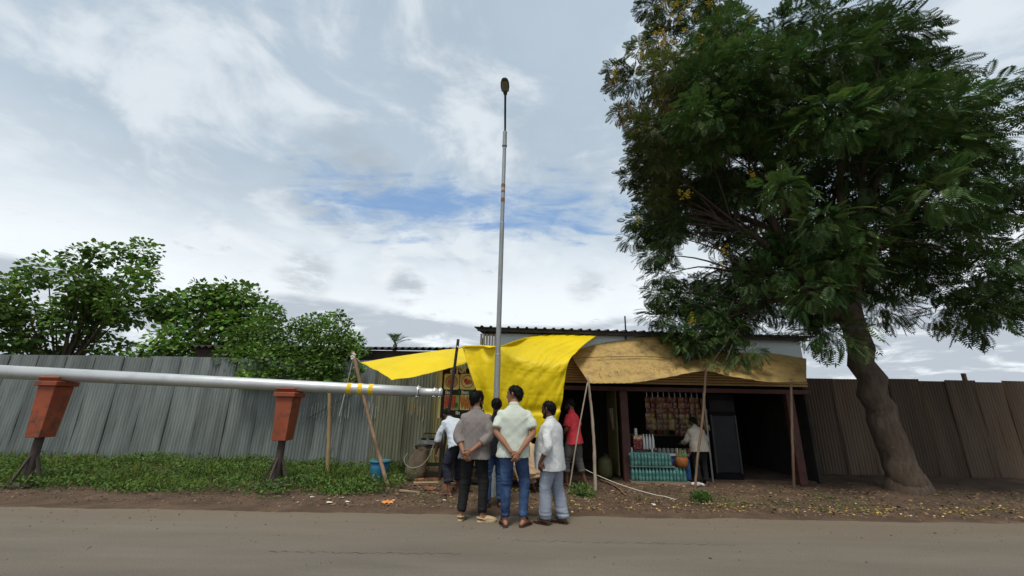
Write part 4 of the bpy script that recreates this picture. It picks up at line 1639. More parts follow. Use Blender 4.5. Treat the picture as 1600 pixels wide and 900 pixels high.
def text_mesh(name, body, p, size, m, parent, squeeze=1.0):
    cu = bpy.data.curves.new('lettering', 'FONT')
    cu.body = body
    cu.size = size
    cu.extrude = 0.002
    cu.offset = 0.0035 * size / 0.1
    to = bpy.data.objects.new('lettering_tmp', cu)
    COL.objects.link(to)
    bpy.context.view_layer.update()
    me_ = bpy.data.meshes.new_from_object(to.evaluated_get(bpy.context.evaluated_depsgraph_get()))
    bpy.data.objects.remove(to)
    co = np.zeros(len(me_.vertices) * 3)
    me_.vertices.foreach_get('co', co)
    co = co.reshape(-1, 3)
    new = np.stack([co[:, 0] * squeeze, -co[:, 2], co[:, 1]], 1)
    me_.vertices.foreach_set('co', new.ravel())
    me_.materials.clear()
    me_.materials.append(m)
    me_.update()
    return link(name, me_, parent, p)


t_ = at(703, 583.3, BY)
text_mesh('title_lettering', 'ताज ह', (t_.x, BY - 0.020, t_.z), 0.20, M_txt, board, 1.15)
for (px, py, tx) in ((696, 616, 'िचकन'), (721, 616, 'िचकन'), (746, 616, 'िचकन'), (712, 648, 'िबर')):
    t_ = at(px, py, BY)
    text_mesh('caption_lettering', tx, (t_.x, BY - 0.021, t_.z), 0.085, M_txt, board, 0.82)
for px in (693, 786):
    p = at(px, 640, BY + 0.04)
    b = MB()
    b.box((p.x, BY + 0.04, s0.z / 2), (0.04, 0.04, s0.z))
    b.build('leg', M_black, board)

# ================================================================== iron food cart below the board
M_iron = mat('sooty iron', (0.035, 0.030, 0.026), 0.6, metal=0.3, var=0.4, scale=6)
M_alu = mat('dented aluminium', (0.50, 0.50, 0.48), 0.35, metal=0.7, var=0.12)
cx0, cx1 = at(708, 700, 8.6).x, at(862, 700, 8.6).x
ctop = at(700, 697, 8.6).z
cart = thing('food_cart', 'dark iron food cart under the yellow tarpaulin behind the onlookers', 'cart', ((cx0 + cx1) / 2, 8.6, 0))
b = MB()
b.box(((cx0 + cx1) / 2, 8.6, ctop - 0.02), (cx1 - cx0, 0.66, 0.04), bev=0.005)
b.build('top', M_iron, cart)
b = MB()
b.box(((cx0 + cx1) / 2, 8.6, 0.30), (cx1 - cx0 - 0.1, 0.60, 0.025))
b.build('shelf', M_iron, cart)
for x in (cx0 + 0.05, cx1 - 0.05):
    for y in (8.31, 8.89):
        b = MB()
        b.box((x, y, ctop / 2 - 0.02), (0.045, 0.045, ctop - 0.02))
        b.build('leg', M_iron, cart)
b = MB()
b.box(((cx0 + cx1) / 2 + 0.5, 8.285, ctop - 0.20), (1.3, 0.02, 0.30))
b.build('front_panel', M_iron, cart)
b = MB()
b.bar((at(831, 692, 8.27).x, 8.262, at(831, 694, 8.27).z), (at(856, 692, 8.27).x, 8.262, at(856, 694, 8.27).z), 0.02, 0.025)
b.build('handle', mat('dull brass', (0.25, 0.18, 0.08), 0.5, metal=0.5), cart)
# stove / scale box on the cart end
p = at(668, 692, 9.2)
tz = at(668, 697, 9.0).z
stb = thing('stove_table', 'dark iron table holding the stove behind the burlap sack', 'table', (p.x + .03, 9.2, 0))
b = MB()
b.box((p.x + .06, 9.2, tz - 0.02), (0.58, 0.44, 0.035), bev=0.005)
b.build('top', M_iron, stb)
for sx in (-.2, .32):
    for sy in (-.19, .19):
        b = MB()
        b.box((p.x + sx, 9.2 + sy, tz / 2 - .02), (0.035, 0.035, tz - 0.03))
        b.build('leg', M_iron, stb)
b = MB()
b.box((p.x + .06, 9.2, 0.28), (0.54, 0.40, 0.02))
b.build('shelf', M_iron, stb)
st = thing('gas_stove', 'small pale grey stove box with black burners beside the bending man', 'stove', (p.x, 9.2, tz))
b = MB()
b.box((p.x, 9.2, tz + 0.062), (0.37, 0.30, 0.085), bev=0.008)
for sx in (-.15, .15):
    for sy in (-.1, .1):
        b.box((p.x + sx, 9.2 + sy, tz + 0.010), (0.03, 0.03, 0.02))
b.build('body', mat('stained grey enamel', (0.32, 0.31, 0.28), 0.5, var=0.2, scale=9), st)
b = MB()
b.box((p.x + 0.0, 9.045, tz + 0.065), (0.07, 0.012, 0.045))
b.build('dial_plate', mat('white plate', (0.6, 0.6, 0.55), 0.5), st)
for sx in (-0.09, 0.09):
    b = MB()
    b.lathe([(0.03, 0), (0.06, 0.01), (0.06, 0.03), (0.045, 0.04), (0.02, 0.04)], (p.x + sx, 9.2, tz + 0.104), 14)
    b.build('burner', M_iron, st)
b = MB()
b.bar((p.x - 0.12, 9.32, tz + 0.23), (p.x + 0.2, 9.32, tz + 0.23), 0.012, 0.02)
b.bar((p.x - 0.11, 9.32, tz + 0.1), (p.x - 0.11, 9.32, tz + 0.23), 0.015, 0.015, (0, 1, 0))
b.bar((p.x + 0.19, 9.32, tz + 0.1), (p.x + 0.19, 9.32, tz + 0.23), 0.015, 0.015, (0, 1, 0))
b.build('rack', M_iron, st)
# pots on the cart
for (px, rr, hh, lab) in ((735, 0.16, 0.20, 'dented aluminium pot on the cart behind the grey-shirted man'), (800, 0.19, 0.16, 'wide aluminium pan on the cart behind the man in mint green')):
    x = at(px, 690, 8.6).x
    b = MB()
    b.lathe([(rr * 0.8, 0), (rr, 0.03), (rr, hh), (rr * 1.08, hh + 0.01), (rr * 1.08, hh + 0.02), (rr * 0.96, hh + 0.02), (rr * 0.94, 0.04), (0.01, 0.03)], (x, 8.65, ctop), 22)
    tag(b.build('cooking_pot', M_alu, smooth=False), lab, 'pot')

# ------------------------------------------------------------------ sack, hose, bucket
sb = g3(646, 750, 0.0)
sb.y -= 0.02
rows_ = [(0.00, .15, .12), (0.05, .19, .15), (0.20, .205, .165), (0.36, .195, .155), (0.50, .185, .145), (0.60, .18, .14), (0.68, .16, .12), (0.73, .175, .13), (0.745, .15, .11), (0.66, .09, .07)]
sack = thing('burlap_sack', 'bulging beige burlap sack slumped before the stove table', 'sack', tuple(sb))
b = MB()
sg = 30
vs, fs = [], []
for i, (h, rx, ry) in enumerate(rows_):
    for k in range(sg):
        a = 2 * math.pi * k / sg
        w = (abs(math.cos(a)) ** 3 + abs(math.sin(a)) ** 3) ** (-1 / 3) * (1 + 0.06 * math.sin(3 * a + h * 9) + 0.06 * math.sin(7 * a - h * 26) + random.uniform(-.025, .025))
        vs.append((sb.x + 0.16 * h + rx * w * math.cos(a), sb.y + ry * w * math.sin(a), sb.z + h * 0.83 + 0.03 * math.sin(4 * a) * (h > 0.5)))
for i in range(len(rows_) - 1):
    for k in range(sg):
        fs.append((i * sg + k, i * sg + (k + 1) % sg, (i + 1) * sg + (k + 1) % sg, (i + 1) * sg + k))
fs += [tuple(range(sg - 1, -1, -1)), tuple((len(rows_) - 1) * sg + k for k in range(sg))]
b.add(vs, fs)
b.build('bag', mat('burlap', (0.31, 0.235, 0.155), 0.95, var=0.25, scale=9, bump=0.8, bscale=70, col2=(0.15, 0.10, 0.06), mix2=(0.5, 0.75)), sack, smooth=True)
b = MB()
for i in range(16):
    a = random.uniform(0, 6.28)
    r_ = random.uniform(0, 0.11)
    R_ = Matrix.Rotation(random.uniform(0, 3), 3, 'X') @ Matrix.Rotation(random.uniform(0, 3), 3, 'Z')
    b.box((sb.x + 0.11 + r_ * math.cos(a), sb.y + r_ * math.sin(a), sb.z + 0.61 + random.uniform(-.02, .04)), (0.09, 0.05, 0.03), R_)
b.build('contents', mat('husks', (0.20, 0.115, 0.055), 0.95, var=0.4, scale=15), sack)
ctrl = [at(678, 694, 8.98), at(671, 712, 8.80), at(660, 726, 8.73), at(645, 731, 8.73), at(634, 726, 8.78), at(632, 716, 8.86), at(637, 708, 8.93)]
b = MB()
b.tube([crspline(ctrl, i / 40) for i in range(41)], 0.0075, 7)
tag(b.build('gas_hose', mat('cream hose', (0.50, 0.45, 0.32), 0.6, var=.1), smooth=True), 'cream rubber hose looping from the stove round the burlap sack', 'hose')
bp = g3(590, 755, 0.0)
bp = Vector((bp.x - 0.03, bp.y + 0.13, gz1(bp.x, bp.y + 0.13)))
bk = thing('blue_bucket', 'blue plastic tub standing in the weeds beside the leaning pole', 'bucket', tuple(bp))
M_blue = mat('blue plastic', (0.030, 0.175, 0.30), 0.45, var=0.18, scale=5, col2=(0.05, 0.14, 0.20), mix2=(0.55, 0.8))
b = MB()
b.lathe([(0.145, -0.02), (0.155, 0.0), (0.175, 0.20), (0.185, 0.355), (0.178, 0.355), (0.168, 0.20), (0.148, 0.01), (0.01, 0.005)], bp, 32)
b.build('body', M_blue, bk, smooth=True)
b = MB()
b.lathe([(0.178, 0.350), (0.208, 0.345), (0.212, 0.365), (0.205, 0.378), (0.180, 0.375)], bp, 32)
b.build('rim', mat('pale blue plastic', (0.06, 0.25, 0.36), 0.4, var=0.1), bk, smooth=True)

# ------------------------------------------------------------------ litter
p = g3(606, 787, 0.0)
b = MB()


def pack(u, v):
    x = (u - .5) * 0.19
    z = 0.004 + 0.035 * (math.sin(math.pi * u) ** 0.5) * math.sin(math.pi * v) + 0.008 * math.sin(17 * u)
    return Vector((p.x + x, p.y + (v - .5) * 0.09, p.z + z))


b.grid(pack, 14, 9)
pk = tag(b.build('snack_wrapper', mat('orange wrapper', (0.60, 0.22, 0.04), 0.4, var=0.25, scale=20), smooth=True, solid=0.003), 'crumpled orange wrapper lying at the edge of the muddy shoulder', 'wrapper')
for (px, py, sz, wh) in ((543, 786, .04, 'at the weed edge left of the orange wrapper'), (615, 784, .03, 'touching the right end of the orange wrapper'), (515, 787, .055, 'lying below the bamboo pole on the mud'),
                         (590, 784, .022, 'just left of the orange wrapper'), (694, 784, .03, "on the mud by the bending man's foot"), (533, 780, .04, 'in the weeds right of the bamboo pole'), (488, 779, .04, 'at the weed edge left of the bamboo pole'),
                         (465, 786, .025, 'on the mud before the orange stand'), (627, 749, .04, 'beside the burlap sack'), (522, 744, .03, 'among the weeds at the bamboo foot'), (957, 769, .03, 'beside the fallen branch'),
                         (1022, 792, .045, 'among the petals at the road edge'), (905, 742, .025, 'behind the man in red')):
    p = g3(px, py, 0.006)
    b = MB()
    r0_ = random.uniform(0, 6)

    def scrap(u, v):
        a = random.uniform(-.25, .25)
        x, y = (u - .5) * sz * 1.6, (v - .5) * sz
        return Vector((p.x + x * math.cos(r0_) - y * math.sin(r0_), p.y + x * math.sin(r0_) + y * math.cos(r0_), p.z + 0.006 + sz * 0.35 * random.random()))
    b.grid(scrap, 4, 4)
    tag(b.build('paper_scrap', mat('white scrap', (0.62, 0.60, 0.55), 0.8, var=.1), smooth=False, solid=0.002), 'crumpled white paper scrap ' + wh, 'scrap', 'white scraps on the verge')
# broken bricks and splintered boards by the stall
M_brick = mat('broken brick', (0.24, 0.105, 0.062), 0.95, var=0.35, scale=9, bump=0.5, bscale=30)
M_board = mat('splintered board', (0.235, 0.165, 0.105), 0.9, var=0.35, scale=6, stretch=(.5, 4, 4))
for i, (px, py, ln, wd, m_, nm) in enumerate([(672, 752, .22, .10, M_brick, 'brick'), (684, 756, .20, .11, M_brick, 'brick'), (655, 757, .18, .09, M_brick, 'brick'), (700, 768, .24, .08, M_brick, 'brick'), (672, 768, .20, .10, M_brick, 'brick'),
                                              (706, 758, .42, .07, M_board, 'board'), (696, 750, .38, .06, M_board, 'board'), (665, 763, .45, .07, M_board, 'board'), (712, 764, .35, .06, M_board, 'board'), (640, 770, .36, .06, M_board, 'board')]):
    p = g3(px, py, 0.022)
    R_ = Matrix.Rotation(random.uniform(-.8, .8), 3, 'Z') @ Matrix.Rotation(random.uniform(-.25, .25), 3, 'X') @ Matrix.Rotation(random.uniform(-.12, .12), 3, 'Y')
    b = MB()
    b.box(p, (ln, wd, 0.065 if nm == 'brick' else 0.022), R_, bev=0.008 if nm == 'brick' else 0.003)
    for q in range(len(b.v)):
        b.v[q] = b.v[q] + Vector((random.uniform(-1, 1), random.uniform(-1, 1), random.uniform(-1, 1))) * 0.006
    tag(b.build('broken_brick' if nm == 'brick' else 'broken_board', m_),
        ('broken red brick ' if nm == 'brick' else 'splintered board ') + ['under the stove table', 'under the left foot of the black stake', 'in front of the burlap sack', 'nearest the heels of the grey-shirted man', 'left of the bending man at the weed edge', 'between the bending man and the grey-shirted man', 'right behind the bending man', 'left of the bending man', 'farthest right by the black trousers', 'alone in the weeds right of the bucket'][i], nm, 'rubble by the food cart')


# leafy weed plants on the bare side
def weed_plant(px, py, r_, h, seed, label):
    p = g3(px, py, 0)
    gg_ = np.random.default_rng(seed)
    k = 420
    q = gg_.normal(size=(k, 3))
    q /= np.linalg.norm(q, axis=1, keepdims=True)
    lo = np.array([p.x, p.y, p.z + h * 0.35]) + q * (gg_.random(k) ** .5)[:, None] * np.array([r_, r_ * 0.8, h * 0.6])
    lo[:, 2] = np.maximum(lo[:, 2], p.z + 0.005)
    R_ = frames(q + np.array([0, 0, .5]) + gg_.normal(scale=.4, size=(k, 3)), gg_.uniform(-.5, .5, k)) * gg_.uniform(0.03, 0.065, k)[:, None, None]
    R_[:, :, 0] *= 0.6
    V_, F_, T_ = scatter(leaf_v, leaf_f, lo, R_, gg_.uniform(0.6, 1.5, (k, 1)) * np.ones((1, 3)))
    root = thing('weed_plant', label, 'weed', tuple(p))
    tag(link('foliage', np_mesh('foliage', V_, F_, M_weed, T_), root, (0, 0, 0)), kind='stuff')
    b_ = MB()
    for _ in range(9):
        a = random.uniform(0, 6.28)
        b_.tube([(p.x, p.y, p.z - .02), (p.x + .5 * r_ * math.cos(a), p.y + .5 * r_ * math.sin(a), p.z + h * .6)], 0.004, 4)
    b_.build('stem', mat('green stem', (0.07, 0.12, 0.03), 0.8), root)


weed_plant(909, 776, 0.26, 0.20, 1, 'bright green weed clump growing behind the man in the white shirt')
weed_plant(1096, 784, 0.20, 0.13, 2, 'small green weed clump on the earth in front of the shopper')

ORD = 'first second third fourth fifth sixth seventh eighth ninth tenth eleventh twelfth thirteenth fourteenth fifteenth sixteenth seventeenth eighteenth nineteenth twentieth twenty-first twenty-second'.split()

# ================================================================== shop goods
# crates of bottles: two tiers of teal plastic bottles
M_bottle = mat('teal plastic bottle', (0.075, 0.20, 0.172), 0.25, var=0.5, scale=10, spec=0.6)
M_cap = mat('teal cap', (0.08, 0.30, 0.30), 0.4, var=0.1)
M_wrap = mat('bottle label', (0.045, 0.15, 0.145), 0.5, var=0.2, scale=30)
bx0, bx1 = at(986, 740, 9.12).x, at(1076, 740, 9.12).x


def bottle_proto():
    t = thing('water_bottle', '', 'bottle', (0, 0, 0), 'teal bottles stacked before the shop counter')
    b = MB()
    b.lathe([(0.028, 0), (0.034, 0.008), (0.034, 0.07), (0.031, 0.085), (0.034, 0.10), (0.034, 0.155), (0.030, 0.185), (0.016, 0.225), (0.013, 0.235)], (0, 0, 0), 10)
    b.build('body', M_bottle, t, smooth=True, local=True)
    b = MB()
    b.lathe([(0.0155, 0.235), (0.0155, 0.255), (0.012, 0.258)], (0, 0, 0), 8)
    b.build('cap', M_cap, t, local=True)
    b = MB()
    b.lathe([(0.0348, 0.105), (0.0348, 0.15)], (0, 0, 0), 10)
    b.build('label_wrap', M_wrap, t, local=True)
    return t


proto = bottle_proto()
first = True
zb0 = 0.06
for tier, (z_, xe) in enumerate(((zb0, bx1), (zb0 + 0.285, at(1052, 720, 9.12).x))):
    x = bx0 + 0.036
    nb_ = 0
    while x < xe - 0.03:
        for yy in (9.10, 9.175):
            lb = '%s teal bottle from the left, %s row of the %s tier' % (ORD[nb_], 'front' if yy < 9.15 else 'back', 'lower' if tier == 0 else 'upper')
            loc = (x + random.uniform(-.003, .003), yy, z_)
            if first:
                proto.location = loc
                proto['label'] = lb
                WLOC[proto.name] = Vector(loc)
                first = False
            else:
                copy_thing(proto, loc, random.uniform(0, 6), lb)
        x += 0.0715
        nb_ += 1
for z_, xe in ((zb0 - 0.011, bx1), (zb0 + 0.274, at(1052, 720, 9.12).x)):
    b = MB()
    b.box(((bx0 + xe) / 2, 9.14, z_ - 0.002), (xe - bx0 + 0.02, 0.17, 0.018))
    lab = 'cardboard tray under the %s tier of teal bottles' % ('lower' if z_ < .2 else 'upper')
    tag(b.build('bottle_tray', mat('card tray', (0.12, 0.16, 0.15), 0.8)), lab, 'tray')
b = MB()
b.box(((bx0 + bx1) / 2, 9.14, 0.02), (bx1 - bx0 + 0.05, 0.2, 0.055))
tag(b.build('plank', M_board), 'plank on the ground under the stacked teal bottles', 'plank')

# counter
ctz = at(1030, 710, 9.25).z
cnt = thing('shop_counter', 'shop counter with a white edge and blue printed front behind the bottles', 'counter', ((bx0 + bx1) / 2, 9.5, 0))
M_white = mat('white rail', (0.52, 0.50, 0.46), 0.5, var=.1)
b = MB()
b.box(((bx0 + bx1) / 2 + 0.05, 9.5, ctz - 0.02), (bx1 - bx0 + 0.1, 0.52, 0.035))
b.build('top', mat('counter top', (0.16, 0.14, 0.12), 0.6), cnt)
b = MB()
b.box(((bx0 + bx1) / 2 + 0.05, 9.225, ctz), (bx1 - bx0 + 0.1, 0.03, 0.05), bev=0.004)
b.build('edge_rail', M_white, cnt)
M_bluep = mat('blue banner print', (0.035, 0.10, 0.30), 0.5, var=0.35, scale=7, col2=(0.05, 0.22, 0.36), mix2=(0.5, 0.6), scale2=5)
b = MB()
b.box(((bx0 + bx1) / 2 + 0.05, 9.255, (ctz - 0.04 + 0.06) / 2 + 0.01), (bx1 - bx0 + 0.1, 0.025, ctz - 0.10))
fp = b.build('front_print', M_bluep, cnt)
pc = at(1026, 716, 9.24)
flat('print_dome', disc(pc.x, pc.z, 9.239, 0.10, 0.035, 16), mat('pale print', (0.50, 0.50, 0.48), 0.5), fp, 0)
pc = at(1005, 716, 9.24)
flat('print_leaf', disc(pc.x, pc.z, 9.239, 0.14, 0.02, 16, .1, -.25), mat('grey print', (0.30, 0.33, 0.36), 0.5), fp, 0)
pc = at(1055, 728, 9.24)
flat('print_figure', disc(pc.x, pc.z, 9.239, 0.08, 0.10, 14, .25), mat('dark print', (0.06, 0.03, 0.05), 0.5), fp, 0)
for px in (987, 1019, 1058):
    p = at(px, 703, 9.25)
    b = MB()
    b.box((p.x, 9.25, ctz + 0.075), (0.03, 0.025, 0.11))
    b.build('rail_post', M_white, cnt)
for (x, y) in ((bx0 + .04, 9.7), (bx1 + .05, 9.7), (bx0 + .04, 9.3), (bx1 + .05, 9.3)):
    b = MB()
    b.box((x, y, (ctz - 0.03) / 2), (0.04, 0.04, ctz - 0.03))
    b.build('leg', M_black, cnt)

# goods on the counter
zc0 = ctz - 0.002


def good(name, label, cat, b, m, grp=None, sm=False):
    return tag(b.build(name, m, smooth=sm), label, cat, grp)


for i in range(4):
    p = at(1006 + 4.8 * i, 690, 9.42)
    b = MB()
    b.lathe([(0.024, 0), (0.028, 0.01), (0.028, 0.20), (0.022, 0.25), (0.012, 0.29), (0.012, 0.31), (0.003, 0.315)], (p.x, 9.42, zc0 + 0.085), 12)
    good('white_bottle', '%s slim white bottle from the left, beside the red boxes' % ORD[i], 'bottle', b, mat('white plastic', (0.66, 0.66, 0.62), 0.35, var=.05), 'white bottles on the counter', True)
b = MB()
p0_, p1_ = at(985, 700, 9.42).x, at(1024, 700, 9.42).x
b.box(((p0_ + p1_) / 2, 9.42, zc0 + 0.04), (p1_ - p0_, 0.22, 0.085))
good('display_crate', 'dark crate on the counter under the red boxes and white bottles', 'crate', b, mat('dark crate', (0.07, 0.05, 0.045), 0.8))
for i in range(3):
    for j in range(2):
        p = at(991 + 4.6 * i, 700, 9.42)
        b = MB()
        b.box((p.x, 9.40, zc0 + 0.086 + 0.048 + 0.098 * j), (0.062, 0.10, 0.094), bev=0.004)
        good('snack_box', '%s small red snack box from the left in the %s layer' % (ORD[i], ('lower', 'upper')[j]), 'box', b, mat('red box', (0.20, 0.03, 0.025), 0.5, var=.3, scale=20, col2=(0.5, .38, .3), mix2=(.58, .64), scale2=25), 'red boxes on the counter')
p = at(996, 682, 9.4)
b = MB()
b.box((p.x, 9.40, zc0 + 0.086 + 0.196 + 0.045), (0.20, 0.10, 0.085), bev=0.004)
good('long_box', 'long orange and cream box lying on top of the red boxes', 'box', b, mat('orange cream box', (0.50, 0.20, 0.09), 0.5, var=.3, scale=18, col2=(0.62, .48, .32), mix2=(.5, .58), scale2=18))
p = at(993, 672, 9.4)
b = MB()
b.box((p.x, 9.40, zc0 + 0.086 + 0.282 + 0.075), (0.055, 0.06, 0.145), bev=0.004)
good('white_carton', 'small white carton standing on the long orange box', 'carton', b, mat('white carton', (0.50, 0.50, 0.46), 0.6, var=.2, scale=14))
M_lemon = mat('lemon', (0.45, 0.50, 0.06), 0.5, var=0.2, scale=20)
for i in range(6):
    p = at(1011 + 2.6 * i, 697, 9.27)
    b = MB()
    b.lathe([(0.003, -0.022), (0.012, -0.016), (0.018, 0), (0.012, 0.016), (0.003, 0.022)], (p.x, 9.285, zc0 + 0.019 + 0.002), 10, axis=(1, 0, .1))
    good('lemon', '%s yellow-green lemon from the left along the counter edge' % ORD[i], 'lemon', b, M_lemon, 'lemons on the counter edge', True)
for i in range(9):
    p = at(1024 + 6.6 * i, 704, 9.38)
    b = MB()
    b.lathe([(0.035, 0), (0.040, 0.01), (0.040, 0.085), (0.033, 0.10), (0.034, 0.102), (0.034, 0.118), (0.004, 0.12)], (p.x, 9.38, zc0), 12)
    cc = [(0.40, 0.16, 0.11), (0.30, 0.24, 0.18), (0.45, 0.30, 0.20), (0.22, 0.20, 0.17)][i % 4] if i > 4 else (0.22, 0.20, 0.18)
    good('sweet_jar', '%s small jar on the counter, counted from the white bottles' % ORD[i], 'jar', b, mat('jar %d' % (i % 4 if i > 4 else 9), cc, 0.3, var=.35, scale=40), 'sweet jars on the counter', True)
# steel bowl and heap on a back shelf
p = at(1050, 680, 10.3)
b = MB()
b.box((p.x, 10.35, p.z), (2.3, 0.3, 0.03))
for xx in (p.x - 1.05, p.x + 1.05):
    b.box((xx, 10.35, p.z / 2), (0.05, 0.28, p.z - 0.03))
tag(b.build('back_shelf', mat('shelf board', (0.13, 0.11, 0.09), 0.8)), 'long shelf across the dark shop behind the counter', 'shelf')
p2 = at(1062, 676, 10.32)
b = MB()
b.lathe([(0.05, 0), (0.11, 0.03), (0.13, 0.09), (0.10, 0.13), (0.02, 0.15)], (p2.x, 10.32, p.z + 0.0155), 16)
good('steel_bowl', 'upturned grey steel bowl on the shelf inside the shop', 'bowl', b, mat('dull steel bowl', (0.36, 0.35, 0.33), 0.45, metal=.3), None, True)
for i, px in enumerate((1018, 1030, 1040, 1078, 1090)):
    q = at(px, 680, 10.32)
    hh = random.uniform(0.14, 0.26)
    b = MB()
    b.box((q.x, 10.33, p.z + 0.0155 + hh / 2), (0.13, 0.14, hh), bev=0.006)
    good('carton', ['brown', 'dull red', 'olive', 'dark blue', 'tan'][i] + ' carton on the shelf inside the shop', 'carton', b, mat('carton%d' % i, [(0.2, .13, .08), (.25, .06, .04), (.15, .15, .06), (.06, .08, .2), (.3, .22, .13)][i], 0.7, var=.3, scale=12))

# strips of snack packets hanging from the lintel
pk_cols = [(0.13, 0.04, 0.022), (0.17, 0.095, 0.03), (0.10, 0.025, 0.020), (0.16, 0.12, 0.035), (0.13, 0.06, 0.03), (0.09, 0.045, 0.03)]
pk_m = [mat('packet%d' % i, c, 0.35, var=0.4, scale=22, col2=(0.33, 0.26, 0.15), mix2=(0.58, 0.68), scale2=16, spec=0.4) for i, c in enumerate(pk_cols)]
b = MB()
vs, fs = [], []
nu_, nv_ = 5, 5
for side in (-1, 1):
    for j in range(nv_):
        for i in range(nu_):
            u, v = i / 4, j / 4
            vs.append(((u - .5) * 0.125, side * 0.022 * math.sin(math.pi * u) * math.sin(math.pi * v), (v - 1) * 0.125))
for s in range(2):
    for j in range(4):
        for i in range(4):
            a = s * 25 + j * 5 + i
            fs.append((a, a + 1, a + 6, a + 5))
pmesh = []
for m_ in pk_m:
    q = bpy.data.meshes.new('packet')
    q.from_pydata(vs, [], fs)
    q.materials.append(m_)
    pmesh.append(q)
for i in range(12):
    px = 1010 + 8.7 * i
    YY_ = 9.46 + 0.05 * (i % 2)
    top = at(px, 612, YY_)
    top.z = 1.85
    n_ = 6 if i not in (5, 6) else 7
    t = thing('packet_strip', '%s strip of snack packets from the left, hanging in the shop opening' % ORD[i], 'snack packets', tuple(top), 'hanging packet strips')
    b = MB()
    b.box((top.x, YY_, 1.85 - 0.06), (0.012, 0.004, 0.13))
    b.build('hanger', M_white, t)
    z = 1.75
    for j in range(n_):
        o = link('packet', pmesh[(i * 2 + (j if i % 3 == 0 else (j // 3))) % 6], t, (top.x + random.uniform(-.006, .006), YY_ + random.uniform(-.01, .01), z))
        o.rotation_euler = (random.uniform(-.15, .15), random.uniform(-.08, .08), random.uniform(-.5, .5))
        z -= 0.117

# orange basket standing on the right of the lower tier
p = at(1068, 745, 9.12)
zz_ = zb0 + 0.262
bs_ = thing('orange_basket', 'orange woven basket with green stalks on the right end of the bottles', 'basket', (p.x, 9.13, zz_))
b = MB()
b.lathe([(0.09, 0), (0.125, 0.05), (0.13, 0.13), (0.115, 0.20), (0.105, 0.20), (0.115, 0.13), (0.08, 0.02)], (p.x, 9.13, zz_), 18)
b.build('body', mat('orange weave', (0.25, 0.085, 0.02), 0.7, var=.35, scale=25), bs_, smooth=True)
b = MB()
for i in range(12):
    a = i * 2.4
    b.tube([(p.x + .04 * math.cos(a), 9.13 + .04 * math.sin(a), zz_ + .03), (p.x + .10 * math.cos(a), 9.13 + .07 * math.sin(a), zz_ + .31 + .04 * math.sin(i))], [0.008, 0.012], 5)
b.build('stalks', mat('pale stalk', (0.20, 0.25, 0.10), 0.8, var=.3), bs_)
# white bundle on the ground by the shopper
p = g3(1091, 760, 0)
b = MB()
for i in range(7):
    b.lathe([(0.02, -0.02), (0.055, 0), (0.04, 0.03), (0.01, 0.04)], (p.x + random.uniform(-.12, .12), p.y + random.uniform(-.06, .06) - 0.02, p.z + 0.02), 8, axis=(random.uniform(-.4, .4), random.uniform(-.4, .4), 1))
good('white_bundle', 'small heap of white bags on the ground at the shopper’s feet'.replace('’', "'"), 'bags', b, mat('white bags', (0.55, 0.53, 0.5), 0.7, var=.15), None, True)
# fridge at the right
p = at(1114, 700, 9.42)
fr = thing('drinks_fridge', 'tall dark drinks fridge with a glass door at the right of the shop', 'fridge', (p.x + 0.32, 9.7, 0))
b = MB()
b.box((p.x + 0.32, 9.75, 0.95), (0.62, 0.55, 1.80), bev=0.01)
b.build('cabinet', mat('fridge black', (0.008, 0.008, 0.009), 0.8, spec=0.05), fr)
b = MB()
b.box((p.x + 0.32, 9.463, 0.78), (0.50, 0.02, 1.16))
b.build('door_glass', mat('door glass', (0.010, 0.013, 0.015), 0.35, var=.3, scale=5, spec=0.2), fr)
b = MB()
b.box((p.x + 0.32, 9.463, 1.58), (0.56, 0.02, 0.24))
b.build('header', mat('fridge header', (0.016, 0.014, 0.016), 0.7, spec=0.1), fr)
for sx in (-0.27, 0.27):
    b = MB()
    b.box((p.x + 0.32 + sx, 9.455, 0.78), (0.035, 0.03, 1.2))
    b.build('door_frame', mat('fridge frame', (0.03, 0.03, 0.03), 0.4), fr)

# dark kitchen bay: rag, gas cylinder, red can
p = at(957, 652, 9.55)
b = MB()


def rag(u, v):
    return Vector((p.x + (u - .5) * 0.13 + 0.05 * v, 9.55 + 0.03 * math.sin(9 * u + 3 * v), p.z + 0.20 - 0.46 * v))


b.grid(rag, 9, 9)
tag(b.build('hanging_rag', mat('pale rag', (0.20, 0.17, 0.13), 0.95, var=.2), smooth=True, solid=0.006), 'pale rag hanging by the olive boards in the dark bay', 'rag')
p = g3(963, 756, 0)
cyl = thing('gas_cylinder', 'olive gas cylinder standing against the boards in the dark bay', 'cylinder', (p.x - 0.12, 9.45, 0.05))
b = MB()
b.lathe([(0.13, 0), (0.135, 0.03), (0.15, 0.05), (0.155, 0.10), (0.155, 0.30), (0.13, 0.38), (0.05, 0.42), (0.03, 0.43)], (p.x - 0.12, 9.45, 0.05), 20)
b.build('body', mat('olive enamel', (0.06, 0.06, 0.02), 0.5, var=.2), cyl, smooth=True)
b = MB()
b.lathe([(0.025, 0.42), (0.025, 0.47), (0.04, 0.475), (0.04, 0.49)], (p.x - 0.12, 9.45, 0.05), 10)
b.build('valve', M_iron, cyl)
p = at(949, 735, 9.75)
b = MB()
b.lathe([(0.09, 0), (0.10, 0.02), (0.10, 0.34), (0.05, 0.39), (0.05, 0.42)], (p.x, 9.8, 0.05), 16)
good('red_can', 'red can in the dark bay left of the gas cylinder', 'can', b, mat('red can', (0.22, 0.02, 0.02), 0.5), None, True)


# ================================================================== people
def v3(*a):
    return Vector(a)


